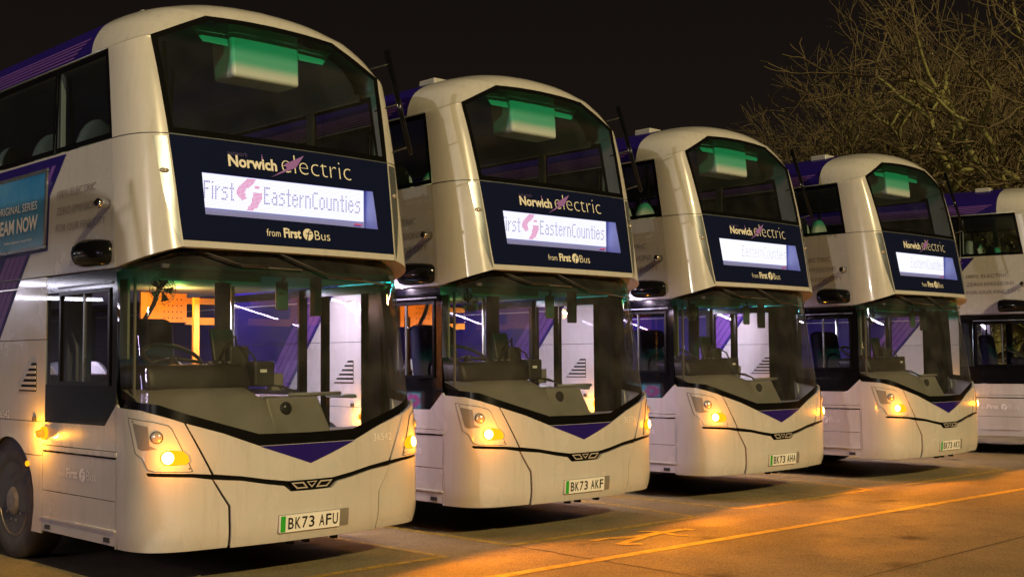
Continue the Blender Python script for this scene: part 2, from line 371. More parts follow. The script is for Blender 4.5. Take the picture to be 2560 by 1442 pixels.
def build_bus():
    B = empty('double_decker_bus')
    # ---------------- inner shells and chassis (dark core so no light leaks)
    box('chassis', (-1.20, .62, .30), (1.20, LEN-.06, .36), 'chassis_black', B)
    core = [plan(-SEND+.02+(2*SEND-.04)*k/40) for k in range(41)]
    V = []; 
    for zz in (.30, .98):
        V += [(x*.975, y+.03, zz) for x, y in core]
    F = [(k, k+1, 42+k, 41+k) for k in range(40)]
    pydata('backing', V, F, 'seam_black', B)
    V = [(x*.97, y+.03, .31) for x, y in core]+[(x*.97, .64, .31) for x, y in core]
    pydata('undertray', V, [(k, k+1, 42+k, 41+k) for k in range(40)], 'chassis_black', B)
    # ---------------- front mask
    zt = lambda x: interp(abs(x), [0, .43, .70, .976, 1.15, 1.262], [.990, .990, 1.090, 1.172, 1.235, 1.283])
    xt = [i*.1 for i in range(-9, 10)]
    g = .006
    seam = [(.976, 1.172), (.900, 1.02), (.791, .803)]
    strip_t = [(.791, .800), (.575, .777), (.374, .741), (.20, .716), (0, .714)]
    # centre panel
    P = [(sx(-x), zt(x)) for x in (.970, .85, .7, .55, .43)] + [(sx(x), zt(x)) for x in (.43, .55, .7, .85, .970)]
    P = [(u, z-.003) for u, z in P]
    right = [(sx(x-.008), z) for x, z in seam[1:2]] + [(sx(.783), .806)]
    bot = [(sx(x), z+.003) for x, z in strip_t[1:]]
    poly = P + right + bot + [(-u, z) for u, z in bot[::-1][1:]] + [(-u, z) for u, z in right[::-1]]
    panel('front_panel', poly, low, 'white_paint', B, depth=.02)
    # dark slot line with the emblem in its middle
    st = [(-1.20, .832), (-1.10, .826), (-.94, .817)] + [(-x, z) for x, z in strip_t] + [(x, z) for x, z in strip_t[::-1][1:]] + [(.94, .817), (1.10, .826), (1.20, .832)]
    panel('trim_strip', [(sx(x), z) for x, z in st]+[(sx(x), z-(.027 if abs(x) < .79 else .022)) for x, z in st[::-1]], low, 'black_frit', B, off=-.004, dv=.2)
    # bumper, centre
    kn = [(.791, .772), (.735, .68), (.665, .575), (.657, .353), (.655, .283)]
    top = [(-.783, .768), (-.575, .747), (-.374, .708), (-.24, .687), (-.185, .643), (0, .640), (.185, .643), (.24, .687), (.374, .708), (.575, .747), (.783, .768)]
    L = [(-x+g, z) for x, z in kn[1:]]
    poly = [(sx(x), z) for x, z in top] + [(sx(x-g), z) for x, z in kn[1:]] + [(sx(x), .283) for x in (.45, .2, 0, -.2, -.45)] + [(sx(x), z) for x, z in L[::-1]]
    # plate recess: cut as a notch open at the bottom edge
    bumper = panel('bumper', poly, low, 'white_paint', B, off=.012, depth=.03, dv=.06)
    tag(bumper, 'white centre bumper with the number plate')
    panel('plate_recess', [(-.295, .350), (.345, .350), (.345, .478), (-.290, .478)], low, 'grey_plastic', bumper, off=.0145, du=.06, dv=.06)
    # corner panels (headlamp surround running down into the bumper corner)
    for sg in (-1, 1):
        up_ = [(sx(.984), 1.170), (sx(1.05), zt(1.05)-.003), (sx(1.15), zt(1.15)-.003), (sx(1.22), zt(1.22)-.003), (SEND, 1.280)]
        lowc = [(SEND, .283), (sx(1.15), .283), (sx(.95), .283), (sx(.669), .283), (sx(.669), .353), (sx(.677), .575), (sx(.744), .678), (sx(.799), .770), (sx(.94), .793), (sx(1.10), .803), (sx(1.20), .809), (sx(1.21), .822), (sx(1.20), .834), (sx(1.10), .829), (sx(.94), .820), (sx(.803), .806), (sx(.908), 1.018)]
        poly = up_ + lowc
        if sg < 0: poly = [(-u, z) for u, z in poly[::-1]]
        cp = panel('corner_panel', poly, low, 'white_paint', B, depth=.02, off=.003, dv=.05, du=.05)
        # headlamp
        hl = [(1.246, 1.207), (1.16, 1.178), (1.085, 1.152), (1.065, 1.13), (.945, .840), (.955, .836), (1.165, .843), (1.195, .856), (1.217, .935), (1.243, .966)]
        H = [(sx(x) if x < 1.2 else interp(y_, _hy, _arc), z) for (x, z), y_ in zip(hl, (.342, 0, 0, 0, 0, 0, 0, 0, .235, .285))]
        H[0] = (interp(.342, _hy, _arc), 1.207)
        cx = sum(u for u, z in H)/len(H); cz = sum(z for u, z in H)/len(H)
        big = [(cx+(u-cx)*1.035, cz+(z-cz)*1.025) for u, z in H]
        if sg < 0: H = [(-u, z) for u, z in H[::-1]]; big = [(-u, z) for u, z in big[::-1]]
        hd = panel('headlamp', H, low, 'white_paint', B, off=.009, dv=.05, du=.05)
        panel('surround', big, low, 'seam_black', hd, off=.0055, dv=.05, du=.05)
        s1 = sg*sx(1.150); s2 = sg*sx(1.093)
        disc = lambda su, zc, ru, rz, n=20: [(su+ru*math.cos(2*math.pi*k/n), zc+rz*math.sin(2*math.pi*k/n)) for k in range(n)]
        shapes('socket', [disc(s1, 1.076, .044, .044)], low, 'dark_plastic', hd, off=.0125)
        bm = bmesh.new(); c = wrap(low, s1, 1.076, .010)
        nrm = (wrap(low, s1, 1.076, .05)-wrap(low, s1, 1.076, 0)).normalized()
        bmesh.ops.create_uvsphere(bm, u_segments=16, v_segments=10, radius=.040, matrix=Matrix.Translation(c) @ nrm.to_track_quat('Z', 'Y').to_matrix().to_4x4() @ Matrix.Diagonal((1, 1, .45, 1)))
        finish(bm, 'lamp', 'lamp_clear', hd, True)
        # scooped dark recess outboard of the lamps
        sc = [(interp(.30, _hy, _arc), 1.175), (sx(1.19), 1.150), (sx(1.185), 1.02), (sx(1.15), .995), (sx(1.215), .985), (interp(.26, _hy, _arc), 1.0)]
        if sg < 0: sc = [(-u, z) for u, z in sc[::-1]]
        panel('recess', sc, low, 'grey_plastic', hd, off=.011, du=.03, dv=.03)
        # amber indicator: D-shaped lens stretching inboard, hot bulb outboard
        d = [(s2-sg*.055, .892), (s2-sg*.070, .935), (s2-sg*.052, .972), (s2+sg*(-.01), .984)]
        lens = [(s2+sg*(.050*math.cos(a)), .933+.052*math.sin(a)) for a in [R(t) for t in range(-90, 91, 20)]]
        lens += [(s2-sg*.035, .985), (s2-sg*.100, .978), (s2-sg*.135, .945), (s2-sg*.142, .905), (s2-sg*.120, .886), (s2-sg*.04, .882)]
        if sg < 0: lens = lens[::-1]
        panel('lens', lens, low, 'lens_amber', hd, off=.013, du=.04, dv=.04)
        bm = bmesh.new(); c = wrap(low, s2, .933, .014)
        nrm = (wrap(low, s2, .933, .05)-wrap(low, s2, .933, 0)).normalized()
        bmesh.ops.create_uvsphere(bm, u_segments=16, v_segments=10, radius=.042, matrix=Matrix.Translation(c) @ nrm.to_track_quat('Z', 'Y').to_matrix().to_4x4() @ Matrix.Diagonal((1, 1.05, .4, 1)))
        finish(bm, 'bulb', 'bulb_hot', hd, True)
        for (u, z) in ((interp(.30, _hy, _arc), 1.185), (sx(.962), .856)):
            shapes('screw', [disc(sg*u, z, .006, .006, 8)], low, 'seam_black', hd, off=.0125)
        # the lamp's own light: beam forward, and spill on the panel round it
        ld = bpy.data.lights.new('indicator_beam', 'SPOT'); ld.energy = 132; ld.color = (1, .28, .004); ld.spot_size = R(142); ld.spot_blend = .30; ld.shadow_soft_size = .03
        lo = link(bpy.data.objects.new('indicator_beam', ld), B)
        lo.location = wrap(low, s2, .933, .05); lo.rotation_euler = Vector((sg*.04, -1, 0)).to_track_quat('-Z', 'Y').to_euler()
        ld = bpy.data.lights.new('indicator_glow', 'POINT'); ld.energy = 5; ld.color = (1, .27, .005); ld.shadow_soft_size = .03
        lo = link(bpy.data.objects.new('indicator_glow', ld), B); lo.location = wrap(low, s2, .933, .13)
    # painted chevron
    panel('chevron', [(sx(-.429), .984), (0, .838), (sx(.429), .984)], low, 'blue_paint', B, off=.003, du=.06, dv=.06)
    # emblem: two slanted boxes either side of a V in bright metal on a black shield
    em = panel('emblem', [(-.195, .712), (.195, .712), (.145, .652), (.07, .645), (-.07, .645), (-.145, .652)], low, 'black_gloss', B, off=.013, dv=.2, du=.2)
    def outline(P, t=.016):
        c = (sum(p[0] for p in P)/len(P), sum(p[1] for p in P)/len(P)); Q = [(c[0]+(p[0]-c[0])*.72, c[1]+(p[1]-c[1])*.58) for p in P]
        return [[P[i], P[(i+1) % len(P)], Q[(i+1) % len(P)], Q[i]] for i in range(len(P))]
    for P in ([(-.185, .706), (-.075, .706), (-.035, .658), (-.135, .658)], [(-.048, .706), (.048, .706), (0, .658)], [(.185, .706), (.075, .706), (.035, .658), (.135, .658)]):
        shapes('badge', [q[::-1] for q in outline(P)], low, 'badge_metal', em, off=.0165)
    # towing eye stubs below the bumper
    for x in (-.10, .04, .30): box('stub', (x, .10, .235), (x+.035, .16, .285), 'chassis_black', B)
    # ---------------- lower windscreen
    wb = lambda x: zt(x)+.004
    xs_ = [-1.262, -1.15, -.976, -.70, -.43, -.2, 0, .2, .43, .70, .976, 1.15, 1.262]
    ss = [(-SEND if x <= -1.262 else SEND if x >= 1.262 else sx(x)) for x in xs_]
    wt_ = lambda x: interp(abs(x), [0, .9, 1.1, 1.262], [2.415, 2.415, 2.36, 2.262])
    gl = [.985, 1.06]
    glb = lambda x: interp(abs(x), [0, .43, .70, .976, 1.15, 1.262], [1.066, 1.072, 1.150, 1.232, 1.30, 1.345])
    e = .045
    poly = [(max(-SEND+e, min(SEND-e, s)), glb(x)) for s, x in zip(ss, xs_)] + [(max(-SEND+e, min(SEND-e, s)), wt_(x)-.0) for s, x in list(zip(ss, xs_))[::-1]]
    wsn = panel('windscreen', poly, ws, 'glass_wind', B, du=.05, dv=.10)
    panel('frit_band', [(s, wb(x)-.012) for s, x in zip(ss, xs_)] + [(s, glb(x)) for s, x in list(zip(ss, xs_))[::-1]], ws, 'black_frit', wsn, du=.05, dv=.1, off=0)
    for sg in (-1, 1):
        P = [(sg*(SEND-e), 1.335), (sg*(SEND+.012), 1.335), (sg*(SEND+.012), 2.268), (sg*(SEND-e), 2.275)]
        panel('pillar', P if sg > 0 else P[::-1], ws, 'black_frit', wsn, du=.1, dv=.2)
    # wipers parked along the top
    for pts, bl in ((((-.835, 2.396), (-.556, 2.317), (-.488, 2.302), (-.26, 2.310)), ((-.49, 2.300), (.05, 2.292))), (((-.17, 2.404), (.302, 2.252), (.40, 2.250), (.66, 2.250)), ((.31, 2.243), (.60, 2.240), (.945, 2.216)))):
        w_ = tube('wiper', [wrap(ws, sx(x), z, .045) for x, z in pts], .008, 'dark_plastic', wsn, 6)
        tube('blade', [wrap(ws, sx(x), z, .022) for x, z in bl], .007, 'silver_trim', w_, 6)
    # ---------------- upper front: nose strip, information panel, windscreen
    gx = lambda z: interp(z, [2.425, 2.468, 3.248, 4.0], [.955, .958, 1.002, 1.047])
    nose = panel('nose_strip', [(-.955, 2.418), (.955, 2.418), (.957, 2.466), (-.957, 2.466)], upf, 'white_paint', B, depth=.04, du=.2)
    A0, A1, Z0, Z1 = -.767, .808, 2.666, 2.982
    cols = [[(-gx(2.469), 2.469), (gx(2.469), 2.469), (gx(Z0), Z0), (-gx(Z0), Z0)], [(-gx(Z1), Z1), (gx(Z1), Z1), (gx(3.243), 3.243), (-gx(3.243), 3.243)],
            [(-gx(Z0), Z0), (A0, Z0), (A0, Z1), (-gx(Z1), Z1)], [(A1, Z0), (gx(Z0), Z0), (gx(Z1), Z1), (A1, Z1)]]
    ip = panel('information_panel', cols, upf, 'panel_navy', B, du=.25, dv=.3)
    panel('display_glass', [(A0, Z0), (A1, Z0), (A1, Z1), (A0, Z1)], upf, 'glass_display', ip, du=.4, off=-.002)
    panel('joint_strip', [(-gx(3.243), 3.2435), (gx(3.243), 3.2435), (gx(3.25), 3.2515), (-gx(3.25), 3.2515)], upf, 'silver_trim', B, off=.001, du=.2)
    top = [(gx(3.252), 3.252), (gx(3.6), 3.6), (1.047, 4.0), (.592, 4.232), (.3, 4.249), (0, 4.255), (-.3, 4.249), (-.592, 4.232), (-1.047, 4.0), (-gx(3.6), 3.6), (-gx(3.252), 3.252)]
    cxz = (0, 3.72)
    ins = [(x*.955, cxz[1]+(z-cxz[1])*(.93 if z > 3.6 else .90)) for x, z in top]
    uw = panel('upper_windscreen', ins, upf, 'glass_upper', B, du=.2, dv=.12)
    fr = [[top[i], top[(i+1) % len(top)], ins[(i+1) % len(top)], ins[i]] for i in range(len(top))]
    panel('frit_band', fr, upf, 'black_frit', uw, du=.5, dv=.5)
    # printed words and bolt
    lettering('lettering', [('Norwich', -.547, 3.047, .418, .092, .034)], upf, 'cream_print', ip)
    lettering('lettering', [('electric', -.085, 3.050, .668, .146, -.021)], upf, 'cream_print', ip)
    lettering('lettering', [('network', -.546, 3.134, .168, .038, -.006)], upf, 'dim_print', ip)
    shapes('bolt', [[(.130, 3.202), (-.062, 3.112), (-.005, 3.104), (-.040, 3.082)], [(.130, 3.202), (-.040, 3.082), (.045, 3.096)], [(-.040, 3.082), (-.190, 2.998), (.050, 3.098), (-.005, 3.104)]], upf, 'mauve_print', ip, off=.007)
    shapes('spire', [[(-.262, 3.128), (-.246, 3.128), (-.256, 3.172)]], upf, 'mauve_print', ip, off=.005)
    lettering('lettering', [('from', -.277, 2.536, .120, .056, -.004), ('Bus', .157, 2.534, .145, .072, -.008)], upf, 'cream_print', ip)
    lettering('lettering', [('First', -.127, 2.533, .156, .076, .034)], upf, 'cream_print', ip)
    def roundel(name, u, v, r, fm, m, par, off=.004, flip=False, mir=1, m2='panel_navy'):
        o = shapes(name, [[(u+mir*r*math.cos(R(a)), v+r*math.sin(R(a))) for a in range(0, 360, 18)][::mir]], fm, m, par, off=off, flip=flip)
        # the cut-out f: slanted stem with a hooked top and a crossbar
        st = [[(-.42, -1.0), (-.16, -1.0), (.20, .30), (.02, .30)], [(.02, .30), (.20, .30), (.34, .56), (.24, .66)], [(.24, .66), (.34, .56), (.80, .60), (.72, .72)], [(-.52, .10), (.66, .10), (.74, .24), (-.36, .24)]]
        shapes(name+'_letter', [[(u+mir*r*a, v+r*b) for a, b in q][::mir] for q in st], fm, m2, par, off=off+(.0015), flip=flip)
    roundel('roundel', .095, 2.571, .047, upf, 'cream_print', ip)
    # ---------------- display box behind the panel
    dd = empty('destination_display'); dd.parent = B
    yb = .425
    V = [(A0, .20, Z0), (A1, .20, Z0), (A1, .27, Z1), (A0, .27, Z1), (A0-.02, yb, Z0-.03), (A1+.04, yb, Z0-.03), (A1+.04, yb, Z1+.06), (A0-.02, yb, Z1+.06)]
    pydata('housing', V, [(0, 1, 5, 4), (1, 2, 6, 5), (2, 3, 7, 6), (3, 0, 4, 7), (4, 5, 6, 7)], 'housing_lav', dd)
    pydata('screen', [(-.775, .412, 2.745), (.822, .412, 2.745), (.822, .412, 3.004), (-.775, .412, 3.004)], [(0, 1, 2, 3)], 'led_white', dd)
    box('status_light', (.73, .405, 2.715), (.80, .411, 2.726), 'led_red', dd)
    # ---------------- white surround: pillars and domed front of the roof, lofted from glass edge to body section
    inner = [(.955, .169, 2.420), (.968, .207, 2.62), (.980, .247, 2.85), (1.002, .325, 3.248), (1.018, .383, 3.50), (1.033, .448, 3.75), (1.047, .515, 3.97), (1.047, .516, 4.0), (1.040, .516, 4.006), (.95, .515, 4.051), (.80, .517, 4.128), (.68, .528, 4.188), (.592, .536, 4.233), (.45, .532, 4.243), (.30, .527, 4.251), (.15, .524, 4.255), (0, .523, 4.257)]
    outer = [(1.258, .600, 2.279), (1.256, .63, 2.52), (1.250, .67, 2.80), (1.239, .717, 3.237), (1.233, .757, 3.47), (1.226, .797, 3.71), (1.221, .835, 3.926), (1.220, .98, 3.930), (1.219, 1.12, 3.935), (1.200, 1.12, 4.035), (1.14, 1.12, 4.15), (1.05, 1.12, 4.228), (.92, 1.12, 4.297), (.75, 1.12, 4.355), (.55, 1.12, 4.407), (.30, 1.12, 4.440), (0, 1.12, 4.452)]
    I = catmull(inner[:8], 4)[:-1] + catmull(inner[7:13], 4)[:-1] + catmull(inner[12:], 4)
    O = catmull(outer[:7], 4)[:-1] + catmull(outer[6:9], 4)[:-1] + catmull(outer[8:], 4)
    O = O[:len(I)] if len(O) >= len(I) else O
    n = min(len(I), len(O)); M = 12
    V = []; F = []
    loop = [(I[k], O[k]) for k in range(n)] + [((-I[k][0], I[k][1], I[k][2]), (-O[k][0], O[k][1], O[k][2])) for k in range(n-2, -1, -1)]
    for a, b in loop:
        a = Vector(a); b = Vector(b)
        top_ = min(1, max(0, (a.z-3.9)/.3))
        c = Vector((b.x-.06*(b.x-a.x), a.y+(.07+.02*top_)*(b.y-a.y), a.z+(.5+.53*top_)*(b.z-a.z)))
        for j in range(M+1):
            t = j/M; V.append(a*(1-t)**2 + c*2*t*(1-t) + b*t*t)
    K = M+1
    for k in range(len(loop)-1):
        for j in range(M): F.append((k*K+j, (k+1)*K+j, (k+1)*K+j+1, k*K+j+1))
    sur = pydata('front_surround', V, F, 'white_paint', B, True)
    bm = bmesh.new(); bm.from_mesh(sur.data); bmesh.ops.recalc_face_normals(bm, faces=bm.faces[:])
    # turn the rim of the glass opening inward a little
    rim = [e for e in bm.edges if e.is_boundary and all(any((v.co-Vector(a)).length < 1e-4 for a, b in loop) for v in e.verts)]
    bm.to_mesh(sur.data); bm.free()
    rimV = []; rimF = []
    for a, b in loop:
        a = Vector(a); rimV += [a, a+Vector((-a.x*.012, .03, -.012 if a.z > 3.99 else 0))]
    rimF = [(2*k, 2*k+1, 2*k+3, 2*k+2) for k in range(len(loop)-1)]
    pydata('glass_gasket', rimV, rimF, 'seam_black', sur)
    # soffit under the overhang
    bo = [Vector(V[j]) for j in range(M, -1, -1)]       # right side: from side seam to nose corner
    bl_ = [Vector(V[(len(loop)-1)*K+j]) for j in range(M+1)]
    line = bo + [Vector((.955*(1-2*k/10), .135+.04*(.955*(1-2*k/10))**2, 2.419)) for k in range(11)] + bl_
    sv = []; 
    for p in line:
        q = Vector((p.x*.90, p.y+.10+.02, p.z+.012)); sv += [p, q]
    pydata('soffit', sv, [(2*k, 2*k+1, 2*k+3, 2*k+2) for k in range(len(line)-1)], 'white_paint', B, True)
    # panel joint lines round the pillar (two fine grooves) and the silver flashes with marker lamps
    for k0 in ((12,)):
        for sg in (1, -1):
            pts = []
            for j in range(M+1):
                p = Vector(V[(k0 if sg > 0 else len(loop)-1-k0)*K+j]); pts.append(p+Vector((sg*.0005, -.0005, 0)))
            tube('joint', pts, .0035, 'seam_black', sur, 4)
    def surv(t, v):  # right-hand pillar surface at loop position t (0..) and cross position v
        i = int(t); f = t-i; j = v*M; jj = min(int(j), M-1); g_ = j-jj
        P = lambda a, b: Vector(V[a*K+b])
        return (P(i, jj)*(1-g_)+P(i, jj+1)*g_)*(1-f) + (P(i+1, jj)*(1-g_)+P(i+1, jj+1)*g_)*f
    for sg in (-1, 1):
        fv = []; rows = 12
        for k in range(rows+1):
            t = 11.6*(1-k/rows)+.15; wdt = .24*(1-k/rows)**.9
            for v in (.03, .03+wdt*.5, .03+wdt):
                p = surv(t, v); nn = (surv(t, min(v+.02, .9))-surv(t, max(v-.02, 0.0))).cross(surv(t+.2, v)-surv(t, v)); 
                nn = nn.normalized(); nn = nn if nn.dot(Vector((.6, -1, 0))) > 0 else -nn
                p = p+nn*.003; fv.append((sg*p.x, p.y, p.z))
        ff = [(3*k+j, 3*k+j+1, 3*k+j+4, 3*k+j+3) for k in range(rows) for j in range(2)]
        if sg < 0: ff = [q[::-1] for q in ff]
        fl = pydata('silver_flash', fv, ff, 'silver_trim', B, True)
        bm = bmesh.new(); c = Vector((sg*1.052, .292, 2.967))
        nn = Vector((sg*.55, -.85, 0)).normalized()
        bmesh.ops.create_uvsphere(bm, u_segments=14, v_segments=8, radius=.034, matrix=Matrix.Translation(c) @ nn.to_track_quat('Z', 'Y').to_matrix().to_4x4() @ Matrix.Diagonal((1.1, .62, .7, 1)))
        finish(bm, 'marker_lamp', 'lamp_clear', B, True)
    # ---------------- roof behind the dome: blue cover with purple pinstripes
    rf = panel('roof', [(-AEND, 1.12), (AEND, 1.12), (AEND, LEN), (-AEND, LEN)], roofs, 'blue_paint', B, du=.09, dv=1.2)
    zs = [3.962, 3.990, 4.018, 4.046, 4.073]
    for sg in (-1, 1):
        for i, z in enumerate(zs):
            t0 = roof_t(z-.0075); t1 = roof_t(z+.0075); ye = 1.42-.055*i
            P = [(sg*t0, ye+.012), (sg*t1, ye-.012), (sg*t1, LEN), (sg*t0, LEN)]; P = P if sg < 0 else P[::-1]
            panel('pinstripe', P, roofs, 'purple_paint', rf, du=.5, dv=2.5, off=.003)
        rail = tube('drip_rail', [(sg*1.228, .84, 3.928), (sg*1.226, 4, 3.934), (sg*1.226, LEN, 3.934)], .007, 'silver_trim', rf, 6)
    bm = bmesh.new(); addbox(bm, (-.70, 1.33, 4.33), (-.48, 1.58, 4.435), .015)
    finish(bm, 'roof_antenna', 'dome_clear', B)
    # rear wall
    V = [(-1.262, LEN, .3), (1.262, LEN, .3), (1.262, LEN, 2.28), (1.22, LEN, 3.93), (.9, LEN, 4.3), (0, LEN, 4.45), (-.9, LEN, 4.3), (-1.22, LEN, 3.93), (-1.262, LEN, 2.28)]
    pydata('rear_wall', V, [tuple(range(9))], 'white_paint', B)
    # ---------------- sides
    yfr = lambda z: interp(z, [2.279, 3.237, 3.926], [.600, .717, .835])
    yl = lambda z: 2.093+(2.474-z)*.86       # leading edge of the blue livery
    for sg, fm in ((-1, off_side), (1, near_side)):
        fl = (sg < 0)    # cross(du,dv) for (y,z): points to +x; offside needs -x
        def P_(name, poly, m, par=B, **k):
            return panel(name, poly, fm, m, par, flip=fl, **k)
        big = dict(du=2.0, dv=.5)
        up = P_('upper_side_panel', [(.602, 2.281), (LEN, 2.281), (LEN, 3.234), (.719, 3.234)], 'white_paint', depth=.012, **big)
        # blue livery on the upper deck side: slanted front edge, upright behind the poster frame
        bl = P_('blue_livery', [(1.482, 3.217), (1.76, 2.915), (1.76, 2.480), (2.09, 2.474), (2.255, 2.285), (LEN, 2.285), (LEN, 3.217)], 'blue_paint', up, off=.002, **big)
        for k in range(2):
            y0 = 1.66+.12*k
            sl = P_('purple_stripe', [(y0, 3.150), (y0+.075, 3.150), (y0+.075+.20, 2.93), (y0+.20, 2.93)] if k == 0 else [(y0+.01, 3.150), (y0+.07, 3.150), (y0+.07+.10, 3.04), (y0+.11, 3.04)], 'purple_paint', bl, off=.004, **big)
        for k in range(4):
            y0 = .060+.108*k; za, zb = 2.286, 2.470
            P_('purple_stripe', [(yl(za)+y0, za), (yl(za)+y0+.094, za), (yl(zb)+y0+.094, zb), (yl(zb)+y0, zb)], 'purple_paint', bl, off=.004, **big)
        # advert frame on the side
        ad = P_('advert_panel', [(1.83, 2.515), (4.9, 2.515), (4.9, 3.125), (1.83, 3.125)], 'poster_blue', B, off=.012, depth=.01, **big)
        P_('advert_frame', frame_polys(1.80, 2.50, 4.93, 3.14, .028), 'silver_trim', ad, off=.016, depth=.014, **big)
        if sg < 0:
            lettering('lettering', [('NEW ORIGINAL SERIES', 1.96, 2.830, 1.10, .066, .004), ('Subscription required', 2.05, 2.575, .55, .03, 0)], fm, 'pale_print', ad, off=.018, flip=True, mirror=True)
            lettering('lettering', [('STREAM NOW', 1.94, 2.660, 1.02, .125, .03)], fm, 'pale_print', ad, off=.018, flip=True, mirror=True)
            lettering('lettering', [('100% ELECTRIC', .950, 2.880, .665, .058, -.012), ('ZERO EMISSIONS', .870, 2.745, .745, .058, -.012), ('FOR OUR FINE CITY', .775, 2.612, .840, .058, -.012)], fm, 'grey_print', up, flip=True, mirror=True)
        # upper deck windows
        ys = [None, 1.705, 3.15, 4.60, 6.05, 7.50, 8.95, 10.4]
        for a, b in zip(ys, ys[1:]):
            z0, z1 = 3.240, 3.924; bd = .042
            if a is None:
                q = [(yfr(z0)+.004, z0), (b-.006, z0), (b-.006, z1), (yfr(z1)+.004, z1)]
                c = [(q[0][0]+bd*.9, z0+bd), (b-bd, z0+bd), (b-bd, z1-bd*1.2), (q[3][0]+bd*.8, z1-bd*1.2)]
            else:
                q = [(a+.006, z0), (b-.006, z0), (b-.006, z1), (a+.006, z1)]; c = [(a+bd, z0+bd), (b-bd, z0+bd), (b-bd, z1-bd*1.2), (a+bd, z1-bd*1.2)]
            gw = P_('upper_window', c, 'glass_side', B, du=.8, dv=.4)
            P_('frit_band', [[q[i], q[(i+1) % 4], c[(i+1) % 4], c[i]] for i in range(4)], 'black_gloss', gw, du=3, dv=3)
        P_('window_surround', [(10.4, 3.24), (LEN, 3.24), (LEN, 3.924), (10.4, 3.924)], 'black_gloss', B, **big)
        # ---- lower deck
        arch = lambda yc, r=.53: [(yc+r*math.cos(R(t)), .47+r*math.sin(R(t))) for t in range(20, 161, 10)]
        if sg < 0:
            cab = P_('cab_glazing', frame_polys(.60, 1.40, 1.755, 2.262, .05) and [[(.555, 1.308), (.732, 1.149), (1.755, 1.144), (1.755, 1.43), (.555, 1.43)], [(.555, 1.43), (.655, 1.43), (.655, 2.14), (.555, 2.14)], [(.555, 2.14), (1.755, 2.14), (1.755, 2.265), (.590, 2.265)], [(1.50, 1.43), (1.53, 1.43), (1.53, 2.14), (1.50, 2.14)]], 'black_gloss', B, du=.4, dv=.4)
            P_('pane', [(1.53, 1.43), (1.755, 1.43), (1.755, 2.14), (1.53, 2.14)], 'glass_side', cab, **big)
            fr = P_('sliding_window', frame_polys(.655, 1.43, 1.50, 2.14, .028), 'black_frit', cab, off=.012, depth=.02, **big)
            P_('pane', [(.683, 1.458), (1.07, 1.458), (1.07, 2.112), (.683, 2.112)], 'glass_door', fr, off=.004, **big)
            P_('pane', [(1.085, 1.458), (1.472, 1.458), (1.472, 2.112), (1.085, 2.112)], 'glass_door', fr, off=-.004, **big)
            P_('mullion', [(1.068, 1.458), (1.088, 1.458), (1.088, 2.112), (1.068, 2.112)], 'silver_trim', fr, off=.010, depth=.02, **big)
            P_('rain_channel', [(.63, 2.165), (1.53, 2.165), (1.53, 2.18), (.63, 2.18)], 'silver_trim', cab, off=.012, depth=.012, **big)
            # body panels below and behind
            P_('cab_side_panel', [(.536, .966), (1.79, .966), (1.79, 1.138), (.735, 1.143), (.552, 1.300), (.536, 1.283)], 'white_paint', off=0, depth=.015, **big)
            P_('rub_strip', [(.536, .925), (1.79, .925), (1.79, .960), (.536, .960)], 'white_paint', off=.010, depth=.02, **big)
            fp = P_('service_flap', [(.560, .300), (1.786, .300), (1.786, .396), (.560, .396)], 'white_paint', depth=.015, off=.0, **big)
            fp2 = P_('service_flap', [(.560, .404), (1.786, .404), (1.786, .610), (.560, .610)], 'white_paint', depth=.015, **big)
            fp3 = P_('service_flap', [(.560, .616), (1.786, .616), (1.786, .908), (.560, .908)], 'white_paint', depth=.015, **big)
            P_('sill_moulding', [(.545, .398), (1.79, .398), (1.79, .412), (.545, .412)], 'white_paint', fp2, off=.012, depth=.014, **big)
            P_('corner_fill', [(.536, .283), (.556, .283), (.556, .92), (.536, .92)], 'white_paint', B, du=2, dv=2)
            lettering('lettering', [('from', 1.362, .738, .128, .044, -.012), ('Bus', .858, .735, .155, .070, -.012)], fm, 'pale_print', fp3, flip=True, mirror=True)
            lettering('lettering', [('First', 1.165, .735, .185, .072, .03)], fm, 'pale_print', fp3, flip=True, mirror=True)
            roundel('roundel', 1.080, .768, .052, fm, 'pale_print', fp3, off=.004, flip=True, mir=-1, m2='white_paint')
            P_('flank_panel', [(1.794, .275), (1.985, .275), (1.945, .47), (1.955, .60), (1.998, .720), (2.06, .81), (2.12, .870), (1.794, .870)], 'white_paint', depth=.015, **big)
            lowbits = [(1.794, .876), (2.13, .878)] + [(yy, zz) for yy, zz in arch(2.47)[::-1] if zz > .88] + [(2.82, .876), (LEN, .876), (LEN, 1.135), (1.794, 1.135)]
            P_('lower_side_panel', lowbits, 'white_paint', depth=.015, **big)
            P_('lower_side_panel', [(2.99, .30), (7.7, .30), (7.7, .870), (2.94, .870)], 'white_paint', depth=.015, **big)
            P_('lower_side_panel', [(8.9, .30), (LEN, .30), (LEN, .870), (8.9, .870)], 'white_paint', depth=.015, **big)
            mid = P_('middle_side_panel', [(1.765, 1.141), (LEN, 1.141), (LEN, 1.779), (1.765, 1.779)], 'white_paint', depth=.015, **big)
            hi = P_('middle_side_panel', [(1.765, 1.785), (LEN, 1.785), (LEN, 2.272), (1.765, 2.272)], 'white_paint', depth=.015, **big)
            P_('cant_moulding', [(1.765, 2.195), (LEN, 2.195), (LEN, 2.206), (1.765, 2.206)], 'white_paint', hi, off=.008, depth=.01, **big)
